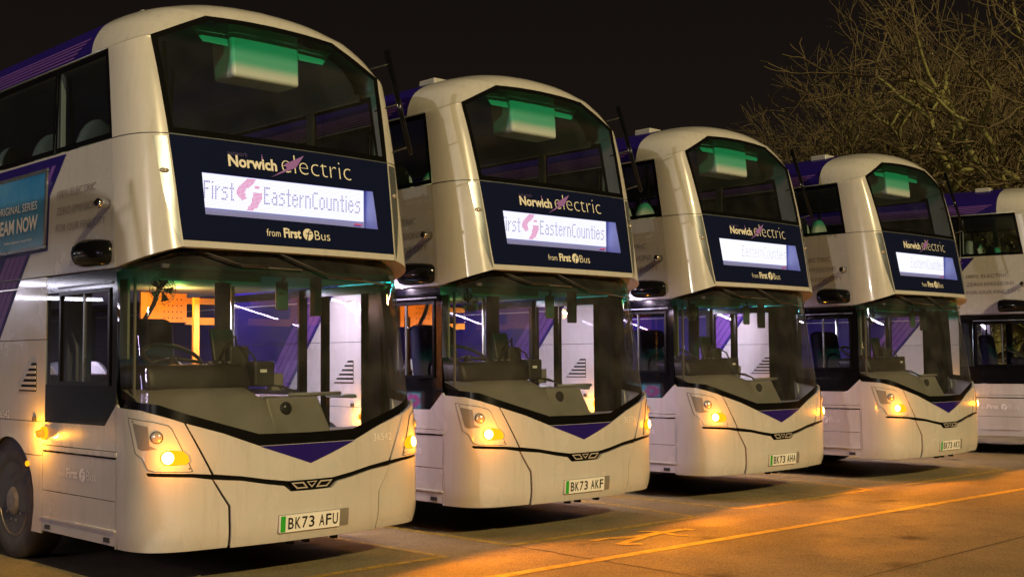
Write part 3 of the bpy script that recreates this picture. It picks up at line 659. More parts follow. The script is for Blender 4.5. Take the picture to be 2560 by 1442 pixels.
            for par, za, zb in ((hi, 1.785, 2.272), (mid, 1.141, 1.779)):
                P_('blue_livery', [(yl(za), za), (LEN, za), (LEN, zb), (yl(zb), zb)], 'blue_paint', par, off=.0015, **big)
                for k in range(4):
                    y0 = .060+.108*k
                    P_('purple_stripe', [(yl(za)+y0, za), (yl(za)+y0+.094, za), (yl(zb)+y0+.094, zb), (yl(zb)+y0, zb)], 'purple_paint', par, off=.003, **big)
            # louvred intake
            vt = P_('vent', [(1.925, 1.372), (2.265, 1.372), (2.02, 1.60), (1.925, 1.60)], 'chassis_black', mid, off=.003, **big)
            for k in range(5):
                zz = 1.385+.043*k; ye = 2.250-(zz-1.372)*1.07
                P_('louvre', [(1.93, zz), (ye, zz), (ye-.02, zz+.022), (1.93, zz+.022)], 'white_paint', vt, off=.012, depth=.006, **big)
            # side repeater and marker
            sr = empty('side_indicator'); sr.parent = B
            bm = bmesh.new(); lathe(bm, [(-1.262, .050), (-1.285, .052), (-1.292, .044)], 18, 'X', (0, 1.745, 1.055)); finish(bm, 'base', 'lens_amber', sr, True)
            bm = bmesh.new(); lathe(bm, [(-1.290, .034), (-1.325, .032), (-1.345, .022), (-1.352, .006)], 16, 'X', (0, 1.725, 1.052)); finish(bm, 'lens', 'amber_plastic', sr, True)
            ld = bpy.data.lights.new('repeater_glow', 'POINT'); ld.energy = 12.0; ld.color = (1, .38, .02); ld.shadow_soft_size = .025
            lo = link(bpy.data.objects.new('repeater_glow', ld), B); lo.location = (-1.365, 1.80, 1.03)
            bm = bmesh.new(); lathe(bm, [(-1.262, .022), (-1.275, .022), (-1.282, .012)], 12, 'X', (0, 2.065, .80)); finish(bm, 'side_marker', 'lens_amber', B, True)
            for yy in (1.68, .68): box('reflector', (-1.268, yy-.045, .318), (-1.262, yy+.045, .352), 'dark_plastic', B)
            box('locker_catch', (-1.285, 1.915, 1.135), (-1.262, 1.955, 1.175), 'dark_plastic', B, .006)
        else:
            # door with two leaves, then saloon windows
            dr = P_('door', frame_polys(.62, .36, 1.93, 2.262, .075) + [[(1.496, .435), (1.584, .435), (1.584, 2.187), (1.496, 2.187)], [(.695, .435), (.975, .435), (.975, 2.187), (.695, 2.187)]], 'black_frit', B, du=3, dv=3, depth=.04)
            P_('pane', [(.975, .435), (1.496, .435), (1.496, 2.187), (.975, 2.187)], 'glass_door', dr, off=-.01, **big)
            P_('pane', [(1.584, .435), (1.855, .435), (1.855, 2.187), (1.584, 2.187)], 'glass_door', dr, off=-.01, **big)
            for y0, y1 in ((1.03, 1.45), (1.62, 1.84)):
                tube('hand_rail', [(1.20, y0, 1.285), (1.20, y1, 1.285)], .018, 'rail_paint', dr, 8)
            yy = [1.93, 3.40, 4.85, 6.30, 7.75, 9.2]
            for a, b in zip(yy, yy[1:]):
                gw = P_('saloon_window', [(a+.09, 1.33), (b-.05, 1.33), (b-.05, 2.19), (a+.09, 2.19)], 'glass_side', B, du=2, dv=2)
                P_('frit_band', [[(a, 1.28), (b, 1.28), (b-.05, 1.33), (a+.09, 1.33)], [(b, 1.28), (b, 2.262), (b-.05, 2.19), (b-.05, 1.33)], [(b, 2.262), (a, 2.262), (a+.09, 2.19), (b-.05, 2.19)], [(a, 2.262), (a, 1.28), (a+.09, 1.33), (a+.09, 2.19)]], 'black_gloss', gw, du=3, dv=3)
            P_('lower_side_panel', [(1.935, .88)] + [(u, z) for u, z in arch(2.47)[::-1] if z > .88] + [(LEN, .88), (LEN, 1.275), (1.935, 1.275)], 'white_paint', **big)
            P_('lower_side_panel', [(2.99, .30), (7.7, .30), (7.7, .875), (2.94, .875)], 'white_paint', **big)
            P_('lower_side_panel', [(9.2, 1.28), (LEN, 1.28), (LEN, 2.262), (9.2, 2.262)], 'white_paint', **big)
            P_('lower_side_panel', [(.536, .283), (.62, .283), (.62, 1.30), (.536, 1.283)], 'white_paint', B, du=2, dv=2)
            P_('door_post', [(.536, 1.29), (.62, 1.30), (.62, 2.262), (.590, 2.262)], 'black_frit', B, du=2, dv=2)
            # small side route screen low in the first bay
            sc = empty('side_route_screen'); sc.parent = B
            box('casing', (1.262, 1.98, 1.09), (1.268, 2.66, 1.27), 'dark_plastic', sc)
            random.seed(3)
            qa, qb = [], []
            for i in range(34):
                for j in range(9):
                    y = 1.99+.0196*i; z = 1.098+.0186*j
                    k = math.hypot((i-6)*1.0, (j-4)*1.35)
                    t = qb if (k < 5.2 and k > 2.0) or random.random() < .06 else (qa if random.random() < .9 else None)
                    if t is not None: t.append([(y, z), (y+.017, z), (y+.017, z+.016), (y, z+.016)])
            shapes('screen', qa, near_side, 'screen_cyan', sc, off=.009)
            shapes('screen_mark', qb, near_side, 'screen_pink', sc, off=.009)
    # mirror camera pods, both sides
    for sg in (-1, 1):
        bm = bmesh.new()
        secs = [(.66, 2.395, .030, .060), (.70, 2.40, .075, .088), (.85, 2.405, .105, .100), (1.02, 2.405, .120, .106), (1.10, 2.40, .115, .100), (1.115, 2.40, .100, .086)]
        rings = []
        for y, z, w, h in secs:
            rings.append([bm.verts.new((sg*(1.255+w*1.0*max(0, math.cos(R(a)))**.8 if abs(a) < 90 else 1.255), y, z+h*math.sin(R(a))+(.03*(y-.9)))) for a in (-90, -75, -55, -30, 0, 30, 55, 75, 90)])
        for q, w in zip(rings, rings[1:]):
            for k in range(8): bm.faces.new((q[k], q[k+1], w[k+1], w[k]))
        bm.faces.new(rings[0]); bm.faces.new(rings[-1][::-1])
        bmesh.ops.recalc_face_normals(bm, faces=bm.faces[:])
        pod = finish(bm, 'mirror_pod', 'black_gloss', B, True)
    # offside camera barrel
    bm = bmesh.new(); lathe(bm, [(-1.25, .036), (-1.335, .036), (-1.343, .031)], 18, 'X', (0, .735, 2.752)); sc = finish(bm, 'side_camera', 'chrome', B, True)
    bm = bmesh.new(); lathe(bm, [(-1.340, .026), (-1.352, .022), (-1.362, .010)], 14, 'X', (0, .735, 2.752)); finish(bm, 'lens', 'black_gloss', sc, True)
    # branch guard at the nearside top corner
    p0 = Vector((1.163, .520, 4.270)); p1 = Vector((1.215, .270, 3.339)); d = (p1-p0)
    gd = tube('branch_guard', [p0, p1], .017, 'black_gloss', B, 8)
    tube('rod', [p0+Vector((-.022, .012, -.01)), p1+Vector((-.018, .012, .03))], .008, 'black_gloss', gd, 6)
    for t in (.13, .52, .93):
        a = p0+d*t; tube('bracket', [a, a+Vector((-.05, .035, -.02)), a+Vector((-.17+.05*t, .16, -.06))], .008, 'dark_plastic', gd, 6)
    # number plate carrier (letters added per vehicle)
    # ---------------- wheels
    for yc in (2.47, 8.30):
        for sg in (-1, 1):
            w_ = empty('wheel'); w_.parent = B
            bm = bmesh.new(); lathe(bm, [(sg*.93, .30), (sg*.94, .44), (sg*.97, .468), (sg*1.17, .470), (sg*1.205, .455), (sg*1.222, .40), (sg*1.222, .335), (sg*1.205, .292)], 40, 'X', (0, yc, .47)); finish(bm, 'tyre', 'tyre_wall', w_, True)
            bm = bmesh.new(); lathe(bm, [(sg*1.00, .292), (sg*1.208, .292), (sg*1.214, .275), (sg*1.150, .262), (sg*1.125, .215), (sg*1.165, .195), (sg*1.175, .130), (sg*1.215, .115), (sg*1.235, .085), (sg*1.238, .02)], 36, 'X', (0, yc, .47)); rim = finish(bm, 'rim', 'rim_grey', w_, False)
            for k in range(10):
                a = 2*math.pi*k/10; c = (sg*1.185, yc+.163*math.cos(a), .47+.163*math.sin(a))
                bm = bmesh.new(); lathe(bm, [(-.02, .015), (.022, .015), (.028, .009)], 6, 'X', (0, 0, 0))
                for v in bm.verts: v.co = Vector((c[0]+sg*v.co.x, c[1]+v.co.y, c[2]+v.co.z))
                finish(bm, 'wheel_nut', 'steel', w_)
            bm = bmesh.new(); lathe(bm, [(sg*.9, .54), (sg*1.25, .54)], 24, 'X', (0, yc, .47))
            bmesh.ops.delete(bm, geom=[f for f in bm.faces if len(f.verts) > 4], context='FACES')
            bmesh.ops.delete(bm, geom=[v for v in bm.verts if v.co.z < .30], context='VERTS')
            finish(bm, 'wheel_arch', 'chassis_black', B)
    # ================= interior
    # lower saloon shell
    box('floor', (-1.2, .55, .37), (1.2, LEN-.1, .40), 'liner_dark', B)
    box('deck_floor', (-1.215, .62, 2.30), (1.215, LEN-.1, 2.36), 'liner_dark', B)
    box('lower_ceiling', (-1.2, .60, 2.275), (1.2, LEN-.1, 2.298), 'liner_light', B)
    # inside of the nose: dark bulkhead behind display
    pydata('bulkhead', [(-1.1, .44, 2.43), (1.1, .44, 2.43), (1.1, .60, 3.20), (-1.1, .60, 3.20)], [(0, 1, 2, 3)], 'liner_dark', B)
    box('front_shelf', (-.98, .42, 3.195), (.98, .80, 3.225), 'liner_dark', B)
    box('windscreen_header', (-1.05, .30, 2.27), (1.05, .62, 2.30), 'liner_dark', B)
    # inner linings beneath the upper windows, and upper ceiling
    for sg in (-1, 1):
        pydata('inner_lining', [(sg*1.205, .85, 2.36), (sg*1.205, LEN-.1, 2.36), (sg*1.195, LEN-.1, 3.225), (sg*1.195, .85, 3.225)], [(0, 1, 2, 3)], 'liner_light', B)
        if sg < 0: pydata('inner_lining', [(sg*1.215, 1.78, .40), (sg*1.215, LEN-.1, .40), (sg*1.215, LEN-.1, 2.275), (sg*1.215, 1.78, 2.275)], [(0, 1, 2, 3)], 'liner_dark', B)
    cv = []; cf = []
    prof = [(1.17, 3.93), (1.12, 4.05), (1.0, 4.17), (.8, 4.26), (.4, 4.35), (0, 4.38), (-.4, 4.35), (-.8, 4.26), (-1.0, 4.17), (-1.12, 4.05), (-1.17, 3.93)]
    for y in (.98, LEN-.1): cv += [(x, y, z) for x, z in prof]
    pydata('upper_ceiling', cv, [(k, k+1, 12+k, 11+k) for k in range(10)], 'liner_light', B, True)
    # white camera housing hanging at the front of the upper ceiling with wing panels
    bm = bmesh.new(); addbox(bm, (-.31, .62, 3.83), (.345, .92, 4.30), .03, 3)
    for v in bm.verts:
        if v.co.z < 4.0: v.co.x = .02+(v.co.x-.02)*.95
        if v.co.z > 4.15: v.co.y += .04
    cb = finish(bm, 'ceiling_housing', 'box_white', B, False)
    for x0, x1, t in ((-.64, -.315, -1), (.345, .70, 1)):
        o = pydata('sun_visor', [(x0+(.10 if t < 0 else 0), .66, 4.07), (x1-(.12 if t > 0 else 0), .66, 4.07), (x1, .70, 4.20), (x0, .70, 4.20)][::1], [(0, 1, 2, 3)], 'box_white', cb)
    # pillar posts between the upper panes
    for sg in (-1, 1):
        for y in (1.705, 3.15, 4.60, 6.05): box('window_post', (sg*1.19-.02, y-.045, 3.22), (sg*1.19+.02, y+.045, 3.94), 'post_pale', B, .006)
        for za, zb in ((3.205, 3.245), (3.895, 3.955)): box('window_lining', (sg*1.175-.02, .95, za), (sg*1.175+.02, LEN-.2, zb), 'post_pale', B, .004)
    # upper deck seats
    def seat(name, x, y, z):
        s = empty(name); s.parent = B
        bm = bmesh.new(); addbox(bm, (x-.21, y-.02, z+.38), (x+.21, y+.42, z+.47), .03); finish(bm, 'cushion', 'seat_cloth', s, True)
        bm = bmesh.new(); addbox(bm, (x-.21, y+.40, z+.40), (x+.21, y+.49, z+.95), .035)
        for v in bm.verts: v.co.y += (v.co.z-z-.4)*.16
        finish(bm, 'backrest', 'seat_cloth', s, True)
        bm = bmesh.new(); n_ = 10; ring = []
        for yy in (y+.47, y+.50, y+.56, y+.59):
            sc_ = .86 if yy in (y+.47, y+.59) else 1
            ring.append([bm.verts.new((x+.175*sc_*math.cos(R(180*k/n_))*(1-.12*math.sin(R(180*k/n_))), yy, z+.93+.26*sc_*math.sin(R(180*k/n_)))) for k in range(n_+1)])
        for q, w in zip(ring, ring[1:]):
            for k in range(n_): bm.faces.new((q[k], q[k+1], w[k+1], w[k]))
        bm.faces.new(ring[0]); bm.faces.new(ring[-1][::-1]); bmesh.ops.recalc_face_normals(bm, faces=bm.faces[:])
        finish(bm, 'headrest', 'headrest_vinyl', s, True)
        box('base', (x-.05, y+.1, z), (x+.05, y+.4, z+.39), 'dark_plastic', s)
    for y in (1.10, 1.95, 2.80, 3.65, 4.5):
        for x in (-.92, -.46, .46, .92): seat('passenger_seat', x, y, 2.36)
    for (x, y) in ((-.22, 1.75), (.22, 2.6), (-.22, 3.6)):
        tube('grab_pole', [(x, y, 2.36), (x, y, 3.4), (x*1.25, y+.02, 4.33)], .017, 'rail_paint', B, 8)
    tube('front_rail', [(-1.1, .78, 3.33), (1.1, .78, 3.33)], .014, 'rail_paint', B, 8)
    # ---- driver's cab
    db = bmesh.new()   # dashboard wrap: pale moulded shelf following the screen, rising at the driver's side
    xs2 = [-1.17, -1.0, -.8, -.6, -.4, -.28, -.20]
    rows = []
    for x in xs2:
        yb_ = plan(sx(x))[1]+.10
        zt_ = 1.40 if x < -.27 else 1.30
        zlow = glb(x)-.16
        rows.append([db.verts.new((x, yb_+.0, zlow)), db.verts.new((x, yb_+.03, zlow+.10)), db.verts.new((x, yb_+.20, 1.30+(zt_-1.30)*.4)), db.verts.new((x, yb_+.38, zt_)), db.verts.new((x, yb_+.50, zt_)), db.verts.new((x, yb_+.50, .9))])
    for q, w in zip(rows, rows[1:]):
        for k in range(5): db.faces.new((q[k], w[k], w[k+1], q[k+1]))
    finish(db, 'dashboard', 'grey_plastic', B, True)
    bm = bmesh.new(); addbox(bm, (-1.05, .52, 1.36), (-.16, 1.0, 1.58), .07, 3)
    for v in bm.verts:
        if v.co.z > 1.5: v.co.y += .03
    finish(bm, 'instrument_hood', 'dash_vinyl', B, True)
    # fare stage console in the middle with a black knob
    bm = bmesh.new(); addbox(bm, (-.185, .30, .95), (.30, .70, 1.32), .02)
    for v in bm.verts:
        if v.co.z < 1.0: v.co.y -= .14
        if v.co.x > .2 and v.co.z < 1.0: v.co.x += .06
    fc = finish(bm, 'fare_console', 'grey_plastic', B)
    bm = bmesh.new(); bmesh.ops.create_uvsphere(bm, u_segments=16, v_segments=10, radius=.055, matrix=Matrix.Translation((-.03, .27, 1.235)) @ Matrix.Diagonal((.95, .6, 1, 1))); finish(bm, 'knob', 'black_gloss', fc, True)
    # steering wheel
    bm = bmesh.new()
    c = Vector((-.60, .98, 1.63)); q = Matrix.Rotation(R(-62), 3, 'X')
    ring = [c + q @ Vector((.225*math.cos(2*math.pi*k/24), 0, .225*math.sin(2*math.pi*k/24))) for k in range(25)]
    addtube(bm, ring, .016, 8, False)
    for a in (200, 340, 270): addtube(bm, [c, c+q @ Vector((.215*math.cos(R(a)), 0, .215*math.sin(R(a))))], .014, 6)
    addtube(bm, [c, (-.60, .85, 1.35)], .035, 8)
    finish(bm, 'steering_wheel', 'dark_plastic', B, True)
    # ticket machine cluster
    tm = empty('ticket_machine'); tm.parent = B
    box('body', (-.20, .80, 1.42), (-.02, .98, 1.72), 'dark_plastic', tm, .02)
    box('printer', (-.06, .66, 1.40), (.13, .84, 1.60), 'dark_plastic', tm, .02)
    box('label', (-.01, .656, 1.51), (.05, .659, 1.535), 'box_white', tm)
    box('bracket', (.14, .72, 1.36), (.25, .80, 1.50), 'grey_plastic', tm, .01)
    tube('cable', [(.05, .70, 1.41), (.16, .60, 1.40), (.26, .52, 1.33), (.30, .42, 1.20), (.26, .36, 1.10)], .008, 'rubber', tm, 6)
    # switch bank, driver display, blind and dangling leads
    for i in range(6):
        box('switch', (-.42+.040*i, .795, 1.585), (-.395+.040*i, .83, 1.60), 'grey_plastic' if i % 2 else 'dark_plastic', B, .003)
    bm = bmesh.new(); addbox(bm, (-.30, .86, 1.60), (-.10, .90, 1.86), .012)
    for v in bm.verts: v.co.y += (v.co.z-1.6)*.25
    finish(bm, 'driver_display', 'dark_plastic', B)
    tube('cable', [(-.12, .80, 1.72), (-.05, .72, 1.66), (.0, .70, 1.56), (.06, .68, 1.44)], .009, 'rubber', tm, 6)
    tube('cable', [(.20, .72, 1.40), (.28, .60, 1.36), (.24, .50, 1.30), (.27, .40, 1.16), (.22, .35, 1.08)], .007, 'rubber', tm, 6)
    tube('cable', [(-.26, .84, 1.62), (-.22, .80, 1.74), (-.14, .82, 1.80), (-.10, .86, 1.72)], .008, 'rubber', tm, 6)
    box('side_blind', (-1.185, .555, 1.62), (-1.165, .685, 2.20), 'rail_paint', B, .005)
    box('blind_edge', (-1.160, .50, 1.35), (-1.145, .52, 2.22), 'grey_plastic', B)
    box('sun_blind', (-1.0, .43, 2.19), (-.15, .45, 2.27), 'liner_light', B, .008)
    tube('windscreen_rail', [(.10, .42, 1.335), (.42, .44, 1.335), (.62, .46, 1.335)], .016, 'grey_plastic', B, 8)
    box('entry_ledge', (.36, .20, 1.0), (1.10, .50, 1.06), 'grey_plastic', B, .02)
    # cab partition post, assault screen frame and driver's seat
    box('cab_post', (-.05, 1.20, .40), (.05, 1.30, 2.275), 'liner_dark', B, .01)
    box('cab_post', (-1.15, 1.62, .40), (-.95, 1.76, 2.275), 'liner_dark', B, .01)
    box('cab_wall', (-1.2, 1.68, .40), (-.28, 1.72, 1.30), 'liner_dark', B)
    box('cab_door', (-.03, .75, .40), (.0, 1.25, 1.35), 'liner_dark', B)
    st_ = empty('driver_seat'); st_.parent = B
    bm = bmesh.new(); addbox(bm, (-.88, 1.28, 1.05), (-.34, 1.44, 1.95), .07, 3)
    for v in bm.verts: v.co.y += (v.co.z-1.05)*.15
    finish(bm, 'backrest', 'seat_cloth', st_, True)
    bm = bmesh.new(); addbox(bm, (-.88, .98, .90), (-.34, 1.42, 1.05), .05, 3); finish(bm, 'cushion', 'seat_cloth', st_, True)
    # staircase rail, saloon poles, interior mirror, fan
    tube('stair_rail', [(-.25, 2.2, .9), (-.25, 2.2, 1.9), (-.12, 2.2, 2.1), (-.06, 2.2, 2.27)], .022, 'rail_paint', B, 8)
    for (x, y) in ((.55, 2.0), (.35, 3.3), (-.3, 3.3), (.35, 4.6)): tube('grab_pole', [(x, y, .40), (x, y, 2.275)], .018, 'rail_paint', B, 8)
    im = empty('interior_mirror'); im.parent = B
    box('glass', (.04, .50, 2.0), (.15, .535, 2.225), 'grey_plastic', im, .015)
    tube('arm', [(.09, .52, 2.20), (.14, .53, 2.30)], .014, 'dark_plastic', im, 6)
    box('destination_controller', (.40, .50, 1.96), (.47, .58, 2.27), 'dark_plastic', B, .01)
    fn = empty('cab_fan'); fn.parent = B
    bm = bmesh.new()
    fc_ = Vector((-.90, .58, 2.13))
    for r_ in (.035, .06, .085, .105): addtube(bm, [fc_+Vector((r_*math.cos(2*math.pi*k/20), -.035*math.cos(r_/.105*1.5), r_*math.sin(2*math.pi*k/20))) for k in range(21)], .0028, 4, False)
    for k in range(12):
        a = 2*math.pi*k/12; addtube(bm, [fc_+Vector((0, -.035, 0)), fc_+Vector((.107*math.cos(a), 0, .107*math.sin(a)))], .0022, 4, False)
    finish(bm, 'guard', 'steel', fn, True)
    bm = bmesh.new()
    for k in range(5):
        a = 2*math.pi*k/5
        vs_ = [bm.verts.new(fc_+Vector((r_*math.cos(a+d_), .006+dy, r_*math.sin(a+d_)))) for r_, d_, dy in ((.02, -.3, 0), (.09, -.35, .012), (.092, .3, -.006), (.02, .3, 0))]
        bm.faces.new(vs_)
    finish(bm, 'blades', 'dark_plastic', fn)
    tube('arm', [(-.90, .60, 2.13), (-.90, .62, 2.27)], .012, 'dark_plastic', fn, 6)
    # lower deck seats behind the door bay
    for y in (3.2, 4.1, 5.0, 5.9):
        for x in (-.92, -.46, .46, .92): seat('saloon_seat', x, y, .42)
    box('luggage_rack', (-1.15, 2.0, .40), (-.45, 2.9, 1.5), 'liner_dark', B, .01)
    # ceiling light strip in the entrance and saloon, with its light
    def area(name, loc, sx_, sy_, e, col, d):
        ld = bpy.data.lights.new(name, 'AREA'); ld.shape = 'RECTANGLE'; ld.size = sx_; ld.size_y = sy_; ld.energy = e; ld.color = col
        lo = link(bpy.data.objects.new(name, ld), B); lo.location = loc; lo.rotation_euler = Vector(d).to_track_quat('-Z', 'Y').to_euler()
    area('entrance_light', (1.00, 2.15, 2.270), .05, 1.3, 84, (.90, .72, 1.0), (.25, 0.001, -.97))
    area('saloon_light', (.80, 4.2, 2.270), .05, 2.2, 54, (.80, .58, 1.0), (.25, 0.001, -.97))
    return B

bus = build_bus()
def kids(o): return [c for c in C.objects if c.parent == o]

# ------------------------------------------------------------------ per-vehicle marks
GLY = {'F': ['####', '#...', '#...', '###.', '#...', '#...', '#...', '#...'], 'i': ['#', '.', '#', '#', '#', '#', '#', '#'], 'r': ['...', '...', '#.#', '##.', '#..', '#..', '#..', '#..'],
       's': ['....', '....', '.###', '#...', '.##.', '...#', '...#', '###.'], 't': ['.#.', '.#.', '###', '.#.', '.#.', '.#.', '.#.', '.##'], 'E': ['####', '#...', '#...', '###.', '#...', '#...', '#...', '####'],
       'a': ['....', '....', '.##.', '...#', '.###', '#..#', '#..#', '.###'], 'e': ['....', '....', '.##.', '#..#', '####', '#...', '#..#', '.##.'], 'n': ['....', '....', '###.', '#..#', '#..#', '#..#', '#..#', '#..#'],
       'C': ['.###', '#...', '#...', '#...', '#...', '#...', '#...', '.###'], 'o': ['....', '....', '.##.', '#..#', '#..#', '#..#', '#..#', '.##.'], 'u': ['....', '....', '#..#', '#..#', '#..#', '#..#', '#..#', '.###']}
def dots(word, x0, ztop, cw=.01365, ch=.0172, xmin=-.772, xmax=.818, fill=.72):
    V, F = [], []; x = x0
    for chx in word:
        g = GLY[chx]
        for r_, row in enumerate(g):
            for c_, k in enumerate(row):
                if k == '#':
                    a = x+c_*cw; z = ztop-r_*ch
                    if a < xmin or a+cw > xmax: continue
                    b = len(V); V += [(a, .4095, z-ch*fill), (a+cw*fill, .4095, z-ch*fill), (a+cw*fill, .4095, z), (a, .4095, z)]; F.append((b, b+1, b+2, b+3))
        x += (len(g[0])+1)*cw
    return V, F
LEAF_A = [(.45, 1.0), (.76, 1.0), (.66, .84), (.36, .66), (.32, .56), (.40, .38), (.20, .30), (.02, .48), (.0, .62), (.22, .84)]
LEAF_B = [(.98, .60), (1.0, .42), (.86, .16), (.62, .0), (.40, .02), (.54, .20), (.62, .36), (.64, .56)]
def inpoly(x, y, P):
    c = False
    for i in range(len(P)):
        (x1, y1), (x2, y2) = P[i], P[i-1]
        if (y1 > y) != (y2 > y) and x < (x2-x1)*(y-y1)/(y2-y1)+x1: c = not c
    return c
def logo_dots(x0, z0, w, h, xmin=-.772):
    """two leaning leaf shapes of lit diodes"""
    V, F = [], []; nx, nz = 20, 24
    for i in range(nx):
        for j in range(nz):
            u = (i+.5)/nx; v = (j+.5)/nz
            a1 = inpoly(u, v, LEAF_A); a2 = inpoly(u, v, LEAF_B); a3 = .70 < u < .90 and .72 < v < .80
            if a1 or a2 or a3:
                x = x0+w*u; z = z0+h*v
                if x < xmin: continue
                b = len(V); ww = w/nx*.42; hh = h/nz*.40
                V += [(x-ww, .409, z-hh), (x+ww, .409, z-hh), (x+ww, .409, z+hh), (x-ww, .409, z+hh)]; F.append((b, b+1, b+2, b+3))
    return V, F
def dress(root, plate, fleet, led, over, guard_bits):
    ks = kids(root); bump = [k for k in ks if k.name.split('.')[0] == 'bumper'][0]; disp = [k for k in ks if k.name.split('.')[0] == 'destination_display'][0]
    np_ = empty('number_plate'); np_.parent = root
    bm = bmesh.new()
    vs = [wrap(low, u, z, .036) for u, z in ((-.284, .358), (.242, .358), (.242, .474), (-.284, .474))]; bk = [wrap(low, u, z, .016) for u, z in ((-.284, .358), (.242, .358), (.242, .474), (-.284, .474))]
    a = [bm.verts.new(v) for v in vs]; b = [bm.verts.new(v) for v in bk]
    bm.faces.new(a); bm.faces.new(b[::-1])
    for k in range(4): bm.faces.new((a[k], b[k], b[(k+1) % 4], a[(k+1) % 4]))
    bmesh.ops.recalc_face_normals(bm, faces=bm.faces[:])
    finish(bm, 'plate', 'plate_white', np_)
    flat = lambda u, z: tuple(vs[0]+(vs[1]-vs[0])*((u+.284)/.526)+(vs[3]-vs[0])*((z-.358)/.116))
    shapes('green_flash', [[(-.280, .361), (-.238, .361), (-.238, .471), (-.280, .471)]], flat, 'plate_green', np_, off=.0015)
    u = -.216
    for ch in plate:
        if ch == ' ': u += .030; continue
        lettering('character', [(ch, u, .377, .048, .079, .014)], flat, 'plate_black', np_, off=.002); u += .0605
    lettering('fleet_number', [(fleet, sx(.625), .968, .20, .056, -.012)], low, 'pale_print', root, off=.006)
    lettering('fleet_number', [(fleet, 2.435, 1.148, .25, .062, 0)], off_side, 'pale_print', root, off=.006, flip=True, mirror=True)
    if led is not None:
        md = 'led_over_dot' if over else 'led_dot'
        for w, x, z in (('First', led, 2.948), ('EasternCounties', led+.523, 2.946)):
            V, F = dots(w, x, z, fill=.55 if over else .72)
            if V and not (over and w == 'First'): pydata('dot_characters', V, F, md, disp)
        if not over:
            V, F = logo_dots(led+.278, 2.752, .225, .245); pydata('dot_logo', V, F, 'led_pink', disp)
        else:
            sc = [k for k in C.objects if k.parent == disp and k.name.split('.')[0] == 'screen'][0]
            sc.data = sc.data.copy(); sc.data.materials.clear(); sc.data.materials.append(MATS['led_over'])
    if guard_bits:   # amber perforated bulkhead in the saloon with its own strip lamp
        ob = empty('stair_bulkhead'); ob.parent = root
        box('board', (.18, 3.02, 1.98), (.66, 3.05, 2.26), 'orange_panel', ob)
        box('board', (.66, 3.02, 2.16), (1.16, 3.05, 2.22), 'orange_panel', ob)
        box('board', (.66, 3.02, 1.96), (1.16, 3.05, 2.03), 'orange_panel', ob)
        box('upright', (-.62, 1.90, .9), (-.56, 1.93, 2.05), 'orange_panel', ob)
        box('upright', (.50, 2.60, .9), (.56, 2.63, 2.2), 'orange_panel', ob)
        hv, hf = [], []
        for r_ in range(4):
            for c_ in range(5):
                x, z = .42+.045*c_, 2.02+.06*r_; b = len(hv); hv += [(x-.006, 3.018, z-.006), (x+.006, 3.018, z-.006), (x+.006, 3.018, z+.006), (x-.006, 3.018, z+.006)]; hf.append((b, b+1, b+2, b+3))
        pydata('perforation', hv, hf, 'seam_black', ob)
        ld = bpy.data.lights.new('stair_lamp', 'POINT'); ld.energy = guard_bits; ld.color = (1, .45, .12); ld.shadow_soft_size = .06
        lo = link(bpy.data.objects.new('stair_lamp', ld), root); lo.location = (.25, 2.45, 2.15)

def copy_tree(o, parent=None):
    c = o.copy(); C.objects.link(c); c.parent = parent
    for ch in kids_of[o.name]: copy_tree(ch, c)
    return c
kids_of = {}
for o in C.objects: kids_of.setdefault(o.name, [])
for o in C.objects:
    if o.parent: kids_of[o.parent.name].append(o)
BUSES = [((0, 0), 0.0, 'BK73 AFU', '36542', -.664, False, 26.0, 'nearest white and blue electric double-decker, front at left, plate BK73 AFU'),
         ((3.23076, .17724), -.01795, 'BK73 AKF', '36574', -.658, False, 10.0, 'second electric double-decker from the left, plate BK73 AKF'),
         ((6.91417, .39732), -.01511, 'BK73 AHA', '36553', -.640, True, 0, 'third electric double-decker from the left, plate BK73 AHA'),
         ((10.26822, -.03115), -.02327, 'BK73 AKX', '36552', -.628, True, 0, 'fourth electric double-decker, farthest whole front in the row, plate BK73 AKX'),
         ((15.57305, .04021), .18422, None, '36549', None, False, 0, 'rearmost double-decker cut off by the right edge, only its side showing')]
BUSES.append(((-8.45, -1.9), 0.0, None, '', None, False, 0, 'double-decker parked out of frame at the left, mirrored in the nearest bus flank'))
roots = [bus] + [copy_tree(bus) for _ in BUSES[1:]]
for r_, (xy, yaw, plate, fleet, led, over, amb, label) in zip(roots, BUSES):
    r_.location = (xy[0], xy[1], 0); r_.rotation_euler.z = yaw
    tag(r_, label, 'bus', 'electric double-decker buses parked in a row')
    if plate: dress(r_, plate, fleet, led, over, amb)

